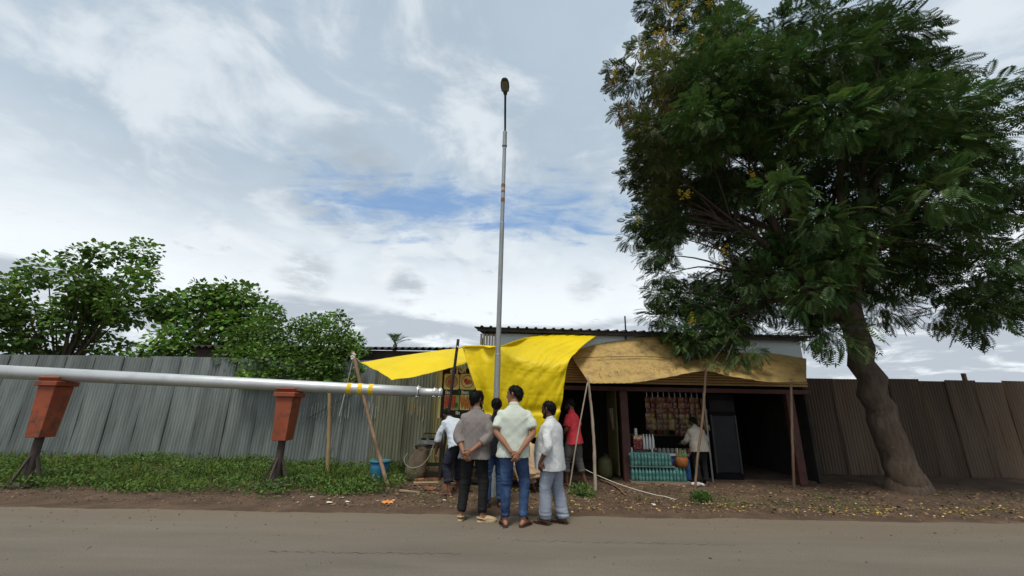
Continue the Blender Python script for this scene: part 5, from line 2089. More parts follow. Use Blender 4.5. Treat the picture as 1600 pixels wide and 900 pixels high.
def loft(rings):
    """closed mesh from rings of points"""
    sg_ = len(rings[0])
    vs_ = [p for r_ in rings for p in r_]
    fs_ = [(i * sg_ + k, i * sg_ + (k + 1) % sg_, (i + 1) * sg_ + (k + 1) % sg_, (i + 1) * sg_ + k) for i in range(len(rings) - 1) for k in range(sg_)]
    fs_ += [tuple(range(sg_ - 1, -1, -1)), tuple((len(rings) - 1) * sg_ + k for k in range(sg_))]
    return vs_, fs_


def ell_ring(c, ax, ay, rx, ry, sg_=24, pw=2.0):
    out = []
    for k in range(sg_):
        a = 2 * math.pi * k / sg_
        ca, sa = math.cos(a), math.sin(a)
        q = (abs(ca) ** pw + abs(sa) ** pw) ** (-1 / pw)
        out.append(c + ax * (rx * q * ca) + ay * (ry * q * sa))
    return out


class Blob(MB):
    """closed shapes, fused to one skin by a voxel remesh"""

    def limb(self, pts, rad, seg=14):
        """tapered limb with rounded ends through a smooth curve"""
        pts = [Vector(p) for p in pts]
        n = 6 * (len(pts) - 1)
        P, Rr = [], []
        for i in range(n + 1):
            t = i / n
            x = t * (len(pts) - 1)
            j = min(int(x), len(pts) - 2)
            f = x - j
            lin = pts[j].lerp(pts[j + 1], f)
            P.append(lin.lerp(crspline(pts, t), 0.6))
            a, c = rad[j], rad[j + 1]
            f = f * f * (3 - 2 * f)
            Rr.append(a + (c - a) * f)
        d0, d1 = (P[0] - P[1]).normalized(), (P[-1] - P[-2]).normalized()
        P = [P[0] + d0 * Rr[0] * 0.9, P[0] + d0 * Rr[0] * 0.6] + P + [P[-1] + d1 * Rr[-1] * 0.6, P[-1] + d1 * Rr[-1] * 0.9]
        Rr = [Rr[0] * 0.35, Rr[0] * 0.8] + Rr + [Rr[-1] * 0.8, Rr[-1] * 0.35]
        return self.tube(P, Rr, seg)

    def cut(self, pts, rad, seg=16):
        """tapered tube with flat ends (sleeves, trouser legs)"""
        pts = [Vector(p) for p in pts]
        n = 7 * (len(pts) - 1)
        P, Rr = [], []
        for i in range(n + 1):
            t = i / n
            x = t * (len(pts) - 1)
            j = min(int(x), len(pts) - 2)
            f = x - j
            P.append(pts[j].lerp(pts[j + 1], f).lerp(crspline(pts, t), 0.5))
            f = f * f * (3 - 2 * f)
            Rr.append(rad[j] + (rad[j + 1] - rad[j]) * f)
        return self.tube(P, Rr, seg)

    def fuse(self, voxel, smooth_it=4):
        me_ = bpy.data.meshes.new('tmp')
        me_.from_pydata([tuple(v) for v in self.v], [], self.f)
        bm = bmesh.new()
        bm.from_mesh(me_)
        bmesh.ops.recalc_face_normals(bm, faces=bm.faces)
        bm.to_mesh(me_)
        bm.free()
        o = bpy.data.objects.new('tmp', me_)
        COL.objects.link(o)
        m_ = o.modifiers.new('r', 'REMESH')
        m_.mode = 'VOXEL'
        m_.voxel_size = voxel
        m_.use_smooth_shade = True
        if smooth_it:
            s_ = o.modifiers.new('s', 'SMOOTH')
            s_.iterations = smooth_it
            s_.factor = 0.5
        out = bpy.data.meshes.new_from_object(o.evaluated_get(bpy.context.evaluated_depsgraph_get()))
        bpy.data.objects.remove(o)
        bpy.data.meshes.remove(me_)
        return out


def get_co(me_):
    a = np.zeros(len(me_.vertices) * 3, np.float32)
    me_.vertices.foreach_get('co', a)
    return a.reshape(-1, 3).astype(float)


def get_no(me_):
    a = np.zeros(len(me_.vertices) * 3, np.float32)
    me_.vertices.foreach_get('normal', a)
    return a.reshape(-1, 3).astype(float)


def wrinkle(me_, fn):
    co, no = get_co(me_), get_no(me_)
    co = co + no * fn(co)[:, None]
    me_.vertices.foreach_set('co', co.astype(np.float32).ravel())
    me_.update()


def attach(name, me_, m, root):
    me_.materials.clear()
    me_.materials.append(m)
    me_.polygons.foreach_set('use_smooth', np.ones(len(me_.polygons), bool))
    o = bpy.data.objects.new(name, me_)
    COL.objects.link(o)
    o.parent = root
    return o


HEADROWS = [(-.118, .020, .070, .020), (-.108, .038, .086, -.005), (-.085, .050, .094, -.030), (-.055, .060, .092, -.060), (-.02, .068, .090, -.082), (.015, .073, .092, -.094),
            (.045, .075, .093, -.099), (.072, .070, .082, -.095), (.094, .056, .060, -.078), (.108, .036, .030, -.050), (.115, .014, .004, -.022)]


def make_person(label, loc, yaw, height, P):
    s = height / 1.72
    gz_ = P.get('gz', None)
    z0 = max(gz1(loc[0], loc[1]), 0.0) if gz_ is None else gz_
    root = thing('person', label, 'person', (loc[0], loc[1], z0), rz=yaw)
    fat, seed = P.get('fat', 1.0), P.get('seed', 1)
    belly = P.get('belly', 0.0)
    SK = P['skin']

    # ---- spine: pelvis to neck, with a forward bend
    pel = Vector(P.get('pelvis', (0, 0, 0.92))) * s
    bend = P.get('bend', 0.0)           # final lean of the chest, radians forward
    b0 = P.get('bend0', bend * 0.5)     # lean at the pelvis
    side = P.get('side', 0.0)

    def spine(t):
        """t metres (unit body) above the pelvis centre"""
        p, a, n = Vector(pel), b0, 12
        for i in range(n):
            tt_ = (i + 0.5) / n * t
            a = b0 + (bend - b0) * min(max(tt_ / 0.45, 0), 1)
            p = p + Vector((side, math.sin(a), math.cos(a))) * (t * s / n)
        a = b0 + (bend - b0) * min(max(t / 0.45, 0), 1)
        return p, Vector((0, math.cos(a), -math.sin(a))), Vector((0, math.sin(a), math.cos(a)))
    XA = Vector((1, 0, 0))
    tw = P.get('twist', 0.0)
    XT = Vector((math.cos(tw), math.sin(tw), 0))

    def torso_rings(rows, k=1.0):
        out = []
        for t, rx, ry, yo in rows:
            c, fw, up = spine(t)
            ax = XA.lerp(XT, min(max(t / 0.45, 0), 1)).normalized()
            out.append(ell_ring(c + fw * (yo * .5 * s), ax, fw, rx * s * k * fat, (ry * fat + yo * .5) * s * k, 24, 2.3))
        return out
    hem = P.get('hem', -0.10)
    hr = P.get('hemr', 1.0)
    rows = [(hem, .187 * hr, .138 * hr, belly * .6), (hem + .03, .187 * hr, .138 * hr, belly * .7), (0.02, .180, .134, belly), (.14, .172, .126, belly), (.28, .182, .126, belly * .5),
            (.37, .192, .118, 0), (.425, .180, .104, -.005), (.465, .145, .088, -.012), (.50, .098, .074, -.012), (.535, .064, .064, -.005)]

    # ---- joints
    shc, shf, shu = spine(0.412)
    SHW = P.get('shw', 0.178) - .008
    SH = {-1: shc - XT * (SHW * s), 1: shc + XT * (SHW * s)}
    nb, nf, nu = spine(0.54)
    hyaw, hpit, hrol = P.get('head', (0, 0, 0))
    neck_dir = (nu + Vector((0, 0.25, 0))).normalized()
    if 'neck' in P:
        neck_dir = Vector(P['neck']).normalized()
    hc = nb + neck_dir * (0.100 * s) + Vector((0, 0.008, 0.035)) * s
    HR = Matrix.Rotation(hyaw, 3, 'Z') @ Matrix.Rotation(-hpit, 3, 'X') @ Matrix.Rotation(hrol, 3, 'Y')
    hs = s * P.get('hs', 1.0)

    # ---- body: one skin for head, neck, trunk, arms, legs and feet
    B = Blob()
    rings = []
    for z, hw, yf, yb in HEADROWS:
        cy_, ry = (yf + yb) / 2, (yf - yb) / 2
        rings.append([hc + HR @ (p * hs) for p in ell_ring(Vector((0, cy_, z)), XA, Vector((0, 1, 0)), hw, ry, 20, 2.15)])
    B.add(*loft(rings))

    def hp(x, y, z):
        return hc + HR @ (Vector((x, y, z)) * hs)
    B.tube([hp(0, .084, .028), hp(0, .097, .005), hp(0, .112, -.022), hp(0, .104, -.036), hp(0, .085, -.040)], [.007 * hs, .010 * hs, .015 * hs, .015 * hs, .008 * hs], 8)
    B.tube([hp(-.018, .086, -.062), hp(0, .097, -.062), hp(.018, .086, -.062)], .009 * hs, 8)
    B.tube([hp(-.03, .083, .034), hp(0, .093, .032), hp(.03, .083, .034)], .011 * hs, 8)
    for sx in (-1, 1):
        B.tube([hp(sx * .070, .004, .028), hp(sx * .083, -.010, .022), hp(sx * .083, -.012, 0), hp(sx * .074, .0, -.024)], [.010 * hs, .015 * hs, .013 * hs, .008 * hs], 8)
    B.limb([nb - nu * 0.05 * s, nb + nu * .02 * s, hc + HR @ Vector((0, -.025, -.06)) * hs], [.066 * s, .056 * s, .054 * s])
    B.add(*loft(torso_rings([(t, rx * .90, ry * .88, yo) for t, rx, ry, yo in [(-.09, .165, .125, 0)] + [(a_, b_, c_, 0) for a_, b_, c_, d_ in rows[2:]]])))
    # arms
    hands = []
    for sd_ in (-1, 1):
        A = P['arms'][0 if sd_ < 0 else 1]
        el_, wr_ = Vector(A['elbow']) * s, Vector(A['wrist']) * s
        if A.get('rel'):
            el_ = SH[sd_] + el_
            wr_ = el_ + wr_
        A['_e'], A['_w'] = el_, wr_
        B.limb([SH[sd_] - XT * sd_ * .035 * s - shu * .012 * s, SH[sd_].lerp(el_, .45), el_, el_.lerp(wr_, .4), wr_], [.046 * s, .047 * s, .040 * s, .039 * s, .026 * s])
        hands.append((wr_, Vector(A['hand']).normalized(), Vector(A['palm']).normalized(), sd_, A.get('curl', 0.5)))
    # legs
    L_ = []
    for sd_ in (-1, 1):
        G = P['legs'][0 if sd_ < 0 else 1]
        hip = Vector(pel) + Vector((sd_ * .088 * s, 0, -.03 * s))
        kn_, an_ = Vector(G['knee']) * s, Vector(G['ankle']) * s
        B.limb([hip, hip.lerp(kn_, .5), kn_, kn_.lerp(an_, .35), an_], [.080 * s, .070 * s, .052 * s, .052 * s, .034 * s])
        L_.append((hip, kn_, an_))
        # foot
        ta = G.get('toe', 0.0)
        fd = Vector((math.sin(ta), math.cos(ta), 0))
        fs_ = Vector((fd.y, -fd.x, 0))
        sole = an_.z - 0.075 * s
        rg = []
        for t, w, h in ((-.062, .014, .020), (-.052, .026, .045), (-.02, .031, .072), (.03, .033, .078), (.08, .039, .052), (.12, .043, .036), (.15, .041, .028), (.168, .034, .020)):
            c = Vector((an_.x, an_.y, sole)) + fd * (t * s)
            rg.append([c + fs_ * (w * s * math.cos(a)) + Vector((0, 0, 1)) * (h * s * (0.5 + 0.5 * math.sin(a))) for a in np.linspace(0, 2 * math.pi, 16, endpoint=False)])
        B.add(*loft(rg))
        for j, (o_, ln) in enumerate(((-.028, .030), (-.011, .026), (.003, .022), (.016, .017), (.028, .011))):
            c = Vector((an_.x, an_.y, sole + .012 * s)) + fd * (.155 * s) + fs_ * (o_ * s * -sd_)
            B.limb([c, c + fd * ((ln + .004) * s)], [.011 * s, .009 * s], 8)
        G['_fd'], G['_fs'], G['_sole'], G['_an'] = fd, fs_, sole, an_
    # palms into the same skin
    for wr_, hd_, pn_, sd_, curl in hands:
        sdv = hd_.cross(pn_).normalized()
        rg = []
        for t, w, h in ((-.015, .024, .021), (.01, .030, .019), (.045, .039, .017), (.075, .041, .015), (.09, .038, .012)):
            rg.append(ell_ring(wr_ + hd_ * (t * s), sdv, pn_, w * s, h * s, 12, 2.4))
        B.add(*loft(rg))
    me_ = B.fuse(0.0085, 3)
    # fingers and thumb, rooted in the palm
    FB = MB()
    for wr_, hd_, pn_, sd_, curl in hands:
        sdv = hd_.cross(pn_).normalized()
        th_side = 1 if P['arms'][0 if sd_ < 0 else 1].get('thumb', 1) > 0 else -1
        for j, (o_, ln) in enumerate(((.029, .072), (.010, .080), (-.010, .074), (-.028, .058))):
            p = wr_ + hd_ * (.080 * s) + sdv * (o_ * s * th_side)
            d = Vector(hd_)
            pts_ = [p - hd_ * .02 * s, p]
            a = 0
            for q, seg_ in enumerate((.42, .32, .26)):
                a += curl * (0.55 + 0.1 * j) * (0.8 if q == 0 else 1.0)
                d = hd_ * math.cos(a) + pn_ * math.sin(a)
                p = p + d * (ln * seg_ * s)
                pts_.append(p)
            FB.tube(pts_, [.0095 * s, .0095 * s, .0088 * s, .008 * s, .0062 * s], 7)
        p = wr_ + hd_ * (.020 * s) + sdv * (.026 * s * th_side)
        d1_ = (hd_ * .7 + sdv * th_side * .75 + pn_ * .25).normalized()
        d2_ = (hd_ * .95 + sdv * th_side * .2 + pn_ * .35).normalized()
        FB.tube([p - d1_ * .01 * s, p + d1_ * .030 * s, p + d1_ * .034 * s + d2_ * .028 * s, p + d1_ * .034 * s + d2_ * .052 * s], [.013 * s, .012 * s, .0105 * s, .0075 * s], 7)
    bm = bmesh.new()
    bm.from_mesh(me_)
    vv = [bm.verts.new(v) for v in FB.v]
    for f in FB.f:
        try:
            bm.faces.new([vv[i] for i in f])
        except ValueError:
            pass
    bm.to_mesh(me_)
    bm.free()
    attach('body', me_, SK, root)

    # ---- face details
    for sx in (-1, 1):
        e = MB()
        e.lathe([(.003 * hs, -.009 * hs), (.009 * hs, -.004 * hs), (.009 * hs, .004 * hs), (.003 * hs, .009 * hs)], hp(sx * .031, .083, .010), 8)
        e.build('eye', mat('eye', (0.05, 0.04, 0.035), 0.3, var=.1), root, local=True)
        e = MB()
        e.tube([hp(sx * .012, .095, .030), hp(sx * .03, .093, .036), hp(sx * .048, .082, .030)], [.004 * hs, .0055 * hs, .003 * hs], 6)
        e.build('eyebrow', mat('black hair', (0.009, 0.008, 0.008), 0.6, var=.3, scale=30, spec=0.12), root, local=True)
    M_hair = mat('black hair', (0.012, 0.010, 0.010), 0.55)
    # ---- hair
    Hb = Blob()
    hk = P.get('hair', 'short')
    thick = {'short': 1.0, 'curly': 1.08, 'long': 1.06}[hk]
    rg = []
    for z in np.linspace(-1, 1, 13):
        r_ = math.sqrt(max(0.0, 1 - z * z)) + 0.02
        ring = []
        for k in range(24):
            a = 2 * math.pi * k / 24
            q = Vector((.0845 * thick * r_ * math.cos(a), .108 * thick * r_ * math.sin(a), .088 * thick * z))
            q = Matrix.Rotation(-(-0.42), 3, 'X') @ q
            ring.append(hp(q.x, q.y - .022, q.z + .040))
        rg.append(ring)
    Hb.add(*loft(rg))
    Hb.limb([hp(0, -.075, .02), hp(0, -.072, -.045)], [.060 * hs, .045 * hs])
    for sx in (-1, 1):
        Hb.limb([hp(sx * .068, .020, .045), hp(sx * .072, .018, .0)], [.014 * hs, .007 * hs], 8)
    if hk == 'long':
        Hb.limb([hp(0, -.07, .0), hp(0, -.10, -.12), hp(0, -.12, -.28)], [.075 * hs, .07 * hs, .05 * hs])
    hm = Hb.fuse(0.009, 3)
    am, fq = (0.010, 38) if hk == 'curly' else (0.006, 50)
    wrinkle(hm, lambda c: am * fbm(c * fq + seed * 7, 3) * 1.6)
    hco, hno = get_co(hm), get_no(hm)
    gh = np.random.default_rng(seed)
    pick = gh.integers(0, len(hco), 1500 if hk == 'short' else 2200)
    dd = hno[pick] * (0.55 if hk == 'short' else 0.8) + np.array([0, 0, -0.45]) + gh.normal(scale=0.35, size=(len(pick), 3))
    Rh = frames(dd) * (gh.uniform(0.012, 0.030, len(pick)) * hs)[:, None, None]
    Rh[:, :, 0] *= 0.22
    hv, hf, _ = scatter([(-.5, -.2, 0), (.5, -.2, 0), (0, 1, 0)], [(0, 1, 2)], hco[pick], Rh)
    bm = bmesh.new()
    bm.from_mesh(hm)
    vv = [bm.verts.new(tuple(p_)) for p_ in hv]
    for f in hf:
        bm.faces.new([vv[i] for i in f])
    bm.to_mesh(hm)
    bm.free()
    attach('hair', hm, M_hair, root)
    if P.get('beard'):
        Bb = Blob()
        Bb.limb([hp(-.066, .01, -.03), hp(-.055, .05, -.085), hp(0, .078, -.108), hp(.055, .05, -.085), hp(.066, .01, -.03)], [.010 * hs, .020 * hs, .026 * hs, .020 * hs, .010 * hs], 10)
        Bb.limb([hp(-.03, .088, -.05), hp(0, .096, -.047), hp(.03, .088, -.05)], [.006 * hs, .008 * hs, .006 * hs], 8)
        bmh = Bb.fuse(0.008, 2)
        wrinkle(bmh, lambda c: 0.004 * fbm(c * 60 + seed, 2))
        attach('beard', bmh, M_hair, root)

    # ---- shirt
    Sb = Blob()
    lo_ = P.get('loose', 1.0)
    Sb.add(*loft(torso_rings(rows, 1.03 * lo_)))
    sl_ = P.get('sleeve', 'short')
    for sd_ in (-1, 1):
        A = P['arms'][0 if sd_ < 0 else 1]
        e_, w_ = A['_e'], A['_w']
        st_ = SH[sd_] - XT * (sd_ * .035 * s)
        Sb.limb([SH[sd_] - XT * (sd_ * .07 * s), SH[sd_] - XT * (sd_ * .008 * s)], [.060 * s * lo_, .063 * s * lo_])
        if sl_ == 'short':
            Sb.cut([st_, SH[sd_].lerp(e_, .4), SH[sd_].lerp(e_, .76)], [.066 * s * lo_, .069 * s * lo_, .070 * s * lo_])
        elif sl_ == 'half':
            Sb.cut([st_, SH[sd_].lerp(e_, .5), e_.lerp(SH[sd_], -.0), e_.lerp(w_, .12)], [.064 * s * lo_, .064 * s * lo_, .060 * s * lo_, .060 * s * lo_])
        else:
            q = {'long': .90, 'rolled': .45}[sl_]
            Sb.cut([st_, SH[sd_].lerp(e_, .5), e_, e_.lerp(w_, q)], [.064 * s * lo_, .063 * s * lo_, .058 * s * lo_, .050 * s * lo_])
    sm_ = Sb.fuse(0.0105, 4)

    def sf(c):
        u = c / s
        a_, b_ = (u[:, 0] + u[:, 2]) * .7, (u[:, 0] - u[:, 2]) * .7
        y_ = u[:, 1]
        vert = (1 - np.abs(fbm(u * np.array([15, 13, 1.7]) + seed * 3.1, 2)) * 2.6)
        d1 = (1 - np.abs(fbm(np.stack([a_ * 2.2, y_ * 5, b_ * 13], 1) + seed, 2)) * 2.6)
        d2 = (1 - np.abs(fbm(np.stack([b_ * 2.2, y_ * 5, a_ * 13], 1) + seed * 2 + 9, 2)) * 2.6)
        low = np.clip((1.30 - u[:, 2]) / 0.45, 0.2, 1)
        sidew = np.clip(np.abs(u[:, 0]) / .16, .35, 1.2)
        return s * (0.010 * vert * low + 0.008 * (d1 + d2) * sidew - 0.004) * P.get('wr', 1.0)
    wrinkle(sm_, sf)
    hp0, hf0, hu0 = spine(hem + .022)
    bm = bmesh.new()
    bm.from_mesh(sm_)
    near_ = [f for f in bm.faces if (f.calc_center_median() - hp0).dot(hu0) < 0 and abs((f.calc_center_median() - hp0).dot(hu0)) < .06 * s
             and f.normal.dot(hu0) < -0.2]
    bmesh.ops.delete(bm, geom=near_, context='FACES')
    bm.to_mesh(sm_)
    bm.free()
    attach('shirt', sm_, P['shirt'], root)
    # collar: a standing band folded outward
    cb = MB()
    rg = []
    for t, k_ in ((.505, 1.20), (.520, 1.14), (.548, 1.03), (.566, .98), (.566, .90), (.520, .92), (.505, .95)):
        c, fw, up = spine(t)
        rg.append(ell_ring(c + fw * (.002 * s), XT, (fw - up * 0.25).normalized(), .066 * s * k_, .066 * s * k_, 24, 2.0))
    sg_ = 24
    cb.add([p for r_ in rg for p in r_], [(i * sg_ + k, i * sg_ + (k + 1) % sg_, (i + 1) * sg_ + (k + 1) % sg_, (i + 1) * sg_ + k) for i in range(len(rg) - 1) for k in range(sg_)])
    cb.build('collar', P.get('collar', P['shirt']), root, smooth=True, local=True)
    # cuffs where the sleeve is turned up
    if sl_ in ('rolled', 'long'):
        for sd_ in (-1, 1):
            A = P['arms'][0 if sd_ < 0 else 1]
            q = {'long': .86, 'rolled': .45}[sl_]
            a_, c_ = A['_e'].lerp(A['_w'], q - .10), A['_e'].lerp(A['_w'], q + .03)
            kb = MB()
            kb.tube([a_, a_.lerp(c_, .5), c_], [.052 * s * lo_, .055 * s * lo_, .053 * s * lo_], 12)
            kb.build('cuff', P['shirt'], root, smooth=True, local=True)

    # ---- trousers
    Tb = Blob()
    tl = P.get('tl', 0.97)
    wk = P.get('wide', 1.0)
    tp_rows = [(-.12, .168, .130, 0), (-.05, .172, .132, 0), (.03, .163, .122, 0), (.10, .155, .115, 0)]
    out = []
    for t, rx, ry, yo in tp_rows:
        c, fw, up = spine(t)
        out.append(ell_ring(c, XA, fw, rx * s * fat, ry * s * fat, 24, 2.3))
    Tb.add(*loft(out))
    for (hip, kn_, an_), G in zip(L_, P['legs']):
        end = kn_.lerp(an_, tl) if tl > 0 else kn_
        Tb.cut([hip + Vector((0, 0, .03 * s)), hip.lerp(kn_, .5), kn_, kn_.lerp(end, .5), end],
               [.098 * s * fat, .086 * s * wk, .068 * s * wk, .062 * s * wk * P.get('flare', 1.0), .053 * s * wk * P.get('flare', 1.0)])
    tm = Tb.fuse(0.0105, 4)

    def tf(c):
        u = c / s
        hor = (1 - np.abs(fbm(u * np.array([2.6, 3.5, 19]) + np.sign(u[:, :1]) * 4 + seed * 2.3, 2)) * 2.6)
        ver = (1 - np.abs(fbm(u * np.array([14, 12, 1.8]) + seed * 1.3, 2)) * 2.6)
        kne = np.exp(-((u[:, 2] - .50) / .10) ** 2) + np.exp(-((u[:, 2] - .13) / .09) ** 2) * 1.3 + np.exp(-((u[:, 2] - .84) / .06) ** 2) * .6 + 0.15
        return s * (0.011 * hor * kne + 0.008 * ver - 0.003)
    wrinkle(tm, tf)
    attach('trousers', tm, P['trousers'], root)
    if P.get('turnup'):
        for (hip, kn_, an_) in L_:
            end = kn_.lerp(an_, tl)
            kb = MB()
            d = (an_ - kn_).normalized()
            kb.tube([end - d * .045 * s, end - d * .02 * s, end + d * .012 * s], [.062 * s * wk, .066 * s * wk, .064 * s * wk], 14)
            kb.build('turn_up', P['trousers'], root, smooth=True, local=True)

    # ---- footwear
    kind = P.get('shoes')
    for sd_, G in zip((-1, 1), P['legs']):
        if not kind:
            break
        fd, fs_, sole, an_ = G['_fd'], G['_fs'], G['_sole'], G['_an']
        base = Vector((an_.x, an_.y, sole))

        def fp_(t, w, z):
            return base + fd * (t * s) + fs_ * (w * s) + Vector((0, 0, z * s))
        outl = [(-.075, 0), (-.062, .028), (-.02, .035), (.05, .037), (.11, .047), (.16, .045), (.195, .026), (.205, 0), (.195, -.026), (.16, -.045), (.11, -.047), (.05, -.037), (-.02, -.035), (-.062, -.028)]
        if kind == 'sandal':
            sb_ = MB()
            sb_.prism([fp_(t, w, -.020) for t, w in outl], (0, 0, 0), (0, 0, .022 * s))
            so = sb_.build('sandal', P['sole'], root, local=True)
            kb = MB()
            for a, c in (((.05, -.042, .0), (.135, .002, .012)), ((.05, .042, .0), (.135, .002, .012))):
                m_ = ((a[0] + c[0]) / 2, (a[1] + c[1]) / 2 * 1.1, .062)
                kb.tube([fp_(*a), fp_(a[0] + .01, a[1], .045), fp_(*m_), fp_(c[0], c[1], .045), fp_(*c)], .009 * s, 6)
            if P.get('strap'):
                kb.tube([fp_(.10, -.048, -.005), fp_(.10, -.03, .045), fp_(.10, 0, .060), fp_(.10, .03, .045), fp_(.10, .048, -.005)], .013 * s, 6)
            ko = kb.build('strap', P['sole'], so, smooth=True, local=True)
            ko.location = Vector(ko.location) - Vector(so.location)
        else:
            Cb = Blob()
            Cb.prism([fp_(t, w * 1.12, -.022) for t, w in outl], (0, 0, 0), (0, 0, .030 * s))
            rg = []
            for t, w, h in ((.035, .040, .066), (.07, .046, .066), (.12, .050, .056), (.165, .046, .042), (.195, .030, .028), (.208, .010, .016)):
                rg.append([fp_(t, w * math.cos(a), -.004 + h * (0.5 + 0.5 * math.sin(a))) for a in np.linspace(0, 2 * math.pi, 16, endpoint=False)])
            Cb.add(*loft(rg))
            Cb.tube([fp_(.04, -.04, .02), fp_(-.02, -.042, .035), fp_(-.065, -.02, .040), fp_(-.072, 0, .042), fp_(-.065, .02, .040), fp_(-.02, .042, .035), fp_(.04, .04, .02)], .011 * s, 8)
            attach('clog', Cb.fuse(0.007, 2), P['sole'], root)
    return root


def skin(name, c):
    return mat(name, c, 0.55, var=0.12, scale=14, spec=0.25, local=True)


SK1, SK2 = skin('skin warm brown', (0.27, 0.130, 0.075)), skin('skin dark brown', (0.130, 0.062, 0.038))
cl = dict(rough=0.9, spec=0.15, local=True, bump=0.25, bscale=160)
M_greyshirt = mat('grey cotton', (0.205, 0.180, 0.170), var=0.10, scale=7, **cl)
M_mint = mat('mint cotton', (0.52, 0.565, 0.49), var=0.06, scale=7, **cl)
M_jeans = mat('blue denim', (0.018, 0.035, 0.085), var=0.35, scale=6, col2=(0.075, 0.130, 0.260), mix2=(0.42, 0.66), scale2=4, stretch=(1, 1, .6), **cl)
M_jeans2 = mat('mid blue denim', (0.035, 0.075, 0.155), var=0.3, scale=6, **cl)
M_blackp = mat('black trousers', (0.016, 0.016, 0.017), var=0.3, scale=6, **cl)
M_navy = mat('navy trousers', (0.026, 0.027, 0.040), var=0.25, scale=6, **cl)
M_blackt = mat('black top', (0.012, 0.012, 0.016), var=0.3, scale=6, **cl)
M_tanc = mat('tan cotton', (0.45, 0.315, 0.19), var=0.12, scale=6, **cl)
M_whites = mat('white checked cotton', (0.55, 0.56, 0.56), var=0.06, scale=7, **cl)
M_greyblue = mat('grey blue trousers', (0.255, 0.285, 0.345), var=0.10, scale=7, **cl)
M_red = mat('red cotton', (0.52, 0.045, 0.060), var=0.10, scale=7, **cl)
M_greyp = mat('grey trousers', (0.10, 0.095, 0.090), var=0.2, scale=7, **cl)
M_lightblue = mat('pale blue cotton', (0.50, 0.55, 0.60), var=0.06, scale=7, **cl)
M_offw = mat('off white cotton', (0.25, 0.23, 0.195), var=0.10, scale=7, **cl)
M_clog = mat('beige clog', (0.42, 0.32, 0.19), 0.6, var=.15, scale=12, local=True)
M_sand = mat('dark brown sandal', (0.055, 0.035, 0.026), 0.6, var=.3, scale=12, local=True)
# woven check lines on the white shirt, stripes on the pale blue one
for m_, fx, fz, cc in ((M_whites, 34, 30, (0.36, 0.39, 0.43)), (M_lightblue, 17, 0, (0.20, 0.24, 0.30))):
    t_ = m_.node_tree
    bs = t_.nodes['Principled BSDF']
    src = bs.inputs['Base Color'].links[0].from_socket
    tcn = t_.nodes.new('ShaderNodeTexCoord')
    sx_ = t_.nodes.new('ShaderNodeSeparateXYZ')
    t_.links.new(tcn.outputs['Object'], sx_.inputs[0])

    def mnode(op, a, bb):
        n = t_.nodes.new('ShaderNodeMath')
        n.operation = op
        for i_, x_ in enumerate((a, bb)):
            if x_ is None:
                continue
            if isinstance(x_, (int, float)):
                n.inputs[i_].default_value = x_
            else:
                t_.links.new(x_, n.inputs[i_])
        return n.outputs[0]
    ln = mnode('LESS_THAN', mnode('FRACT', mnode('MULTIPLY', sx_.outputs[0], fx), None), 0.16)
    if fz:
        ln = mnode('MAXIMUM', ln, mnode('LESS_THAN', mnode('FRACT', mnode('MULTIPLY', sx_.outputs[2], fz), None), 0.16))
    ln = mnode('MULTIPLY', ln, 0.30)
    mxn = t_.nodes.new('ShaderNodeMix')
    mxn.data_type = 'RGBA'
    t_.links.new(ln, mxn.inputs[0])
    t_.links.new(src, mxn.inputs[6])
    mxn.inputs[7].default_value = (*cc, 1)
    t_.links.new(mxn.outputs[2], bs.inputs['Base Color'])


def stand(lx, rx, ly=0.0, ry=0.0, lt=0.0, rt=0.0, ank=0.095):
    return [dict(knee=(lx * .95, .02 + ly * .5, .50), ankle=(lx, ly - .03, ank), toe=lt), dict(knee=(rx * .95, .02 + ry * .5, .50), ankle=(rx, ry - .03, ank), toe=rt)]


# -- man in mint green, hands clasped behind his back, looking left
make_person('tall man in mint green shirt and blue jeans, hands clasped behind his back', (0.075, 5.86), 0.0, 1.77, dict(
    skin=SK1, shirt=M_mint, trousers=M_jeans, shoes='sandal', strap=True, sole=M_sand, seed=1, head=(1.15, 0.02, 0), beard=False, hem=-.115, hemr=1.02, fat=1.08, shw=.190, wide=1.0,
    arms=[dict(elbow=(-.245, -.07, 1.115), wrist=(-.045, -.195, .885), hand=(.62, -.05, -.72), palm=(0.2, .9, 0.2), curl=.55, thumb=1),
          dict(elbow=(.245, -.07, 1.115), wrist=(.055, -.205, .875), hand=(-.45, -.1, -.80), palm=(-.2, .9, .2), curl=.7, thumb=-1)],
    legs=[dict(knee=(-.100, .005, .50), ankle=(-.105, -.03, .092), toe=-.25), dict(knee=(.135, .065, .495), ankle=(.125, -.02, .092), toe=.55)], pelvis=(-.012, 0, .92), tl=.93))
# -- man in grey
make_person('man in grey-brown long-sleeved shirt and black trousers wearing beige clogs', (-.475, 6.05), -.12, 1.685, dict(
    skin=SK1, shirt=M_greyshirt, trousers=M_blackp, shoes='clog', sole=M_clog, seed=2, head=(-.75, 0.12, 0), hair='curly', hem=-.13, hemr=1.05, fat=1.05, shw=.178, sleeve='rolled', loose=1.04, beard=True,
    arms=[dict(elbow=(-.245, -.06, 1.10), wrist=(-.115, -.20, .885), hand=(.55, -.05, -.82), palm=(.1, .9, .3), curl=.5, thumb=1),
          dict(elbow=(.225, -.09, 1.10), wrist=(-.005, -.215, .915), hand=(-.80, -.1, -.60), palm=(-.1, .9, .2), curl=.8, thumb=-1)],
    legs=[dict(knee=(-.125, .05, .50), ankle=(-.16, 0, .095), toe=-.1), dict(knee=(.135, .035, .50), ankle=(.145, -.03, .095), toe=1.25)], tl=.95, wide=1.04))
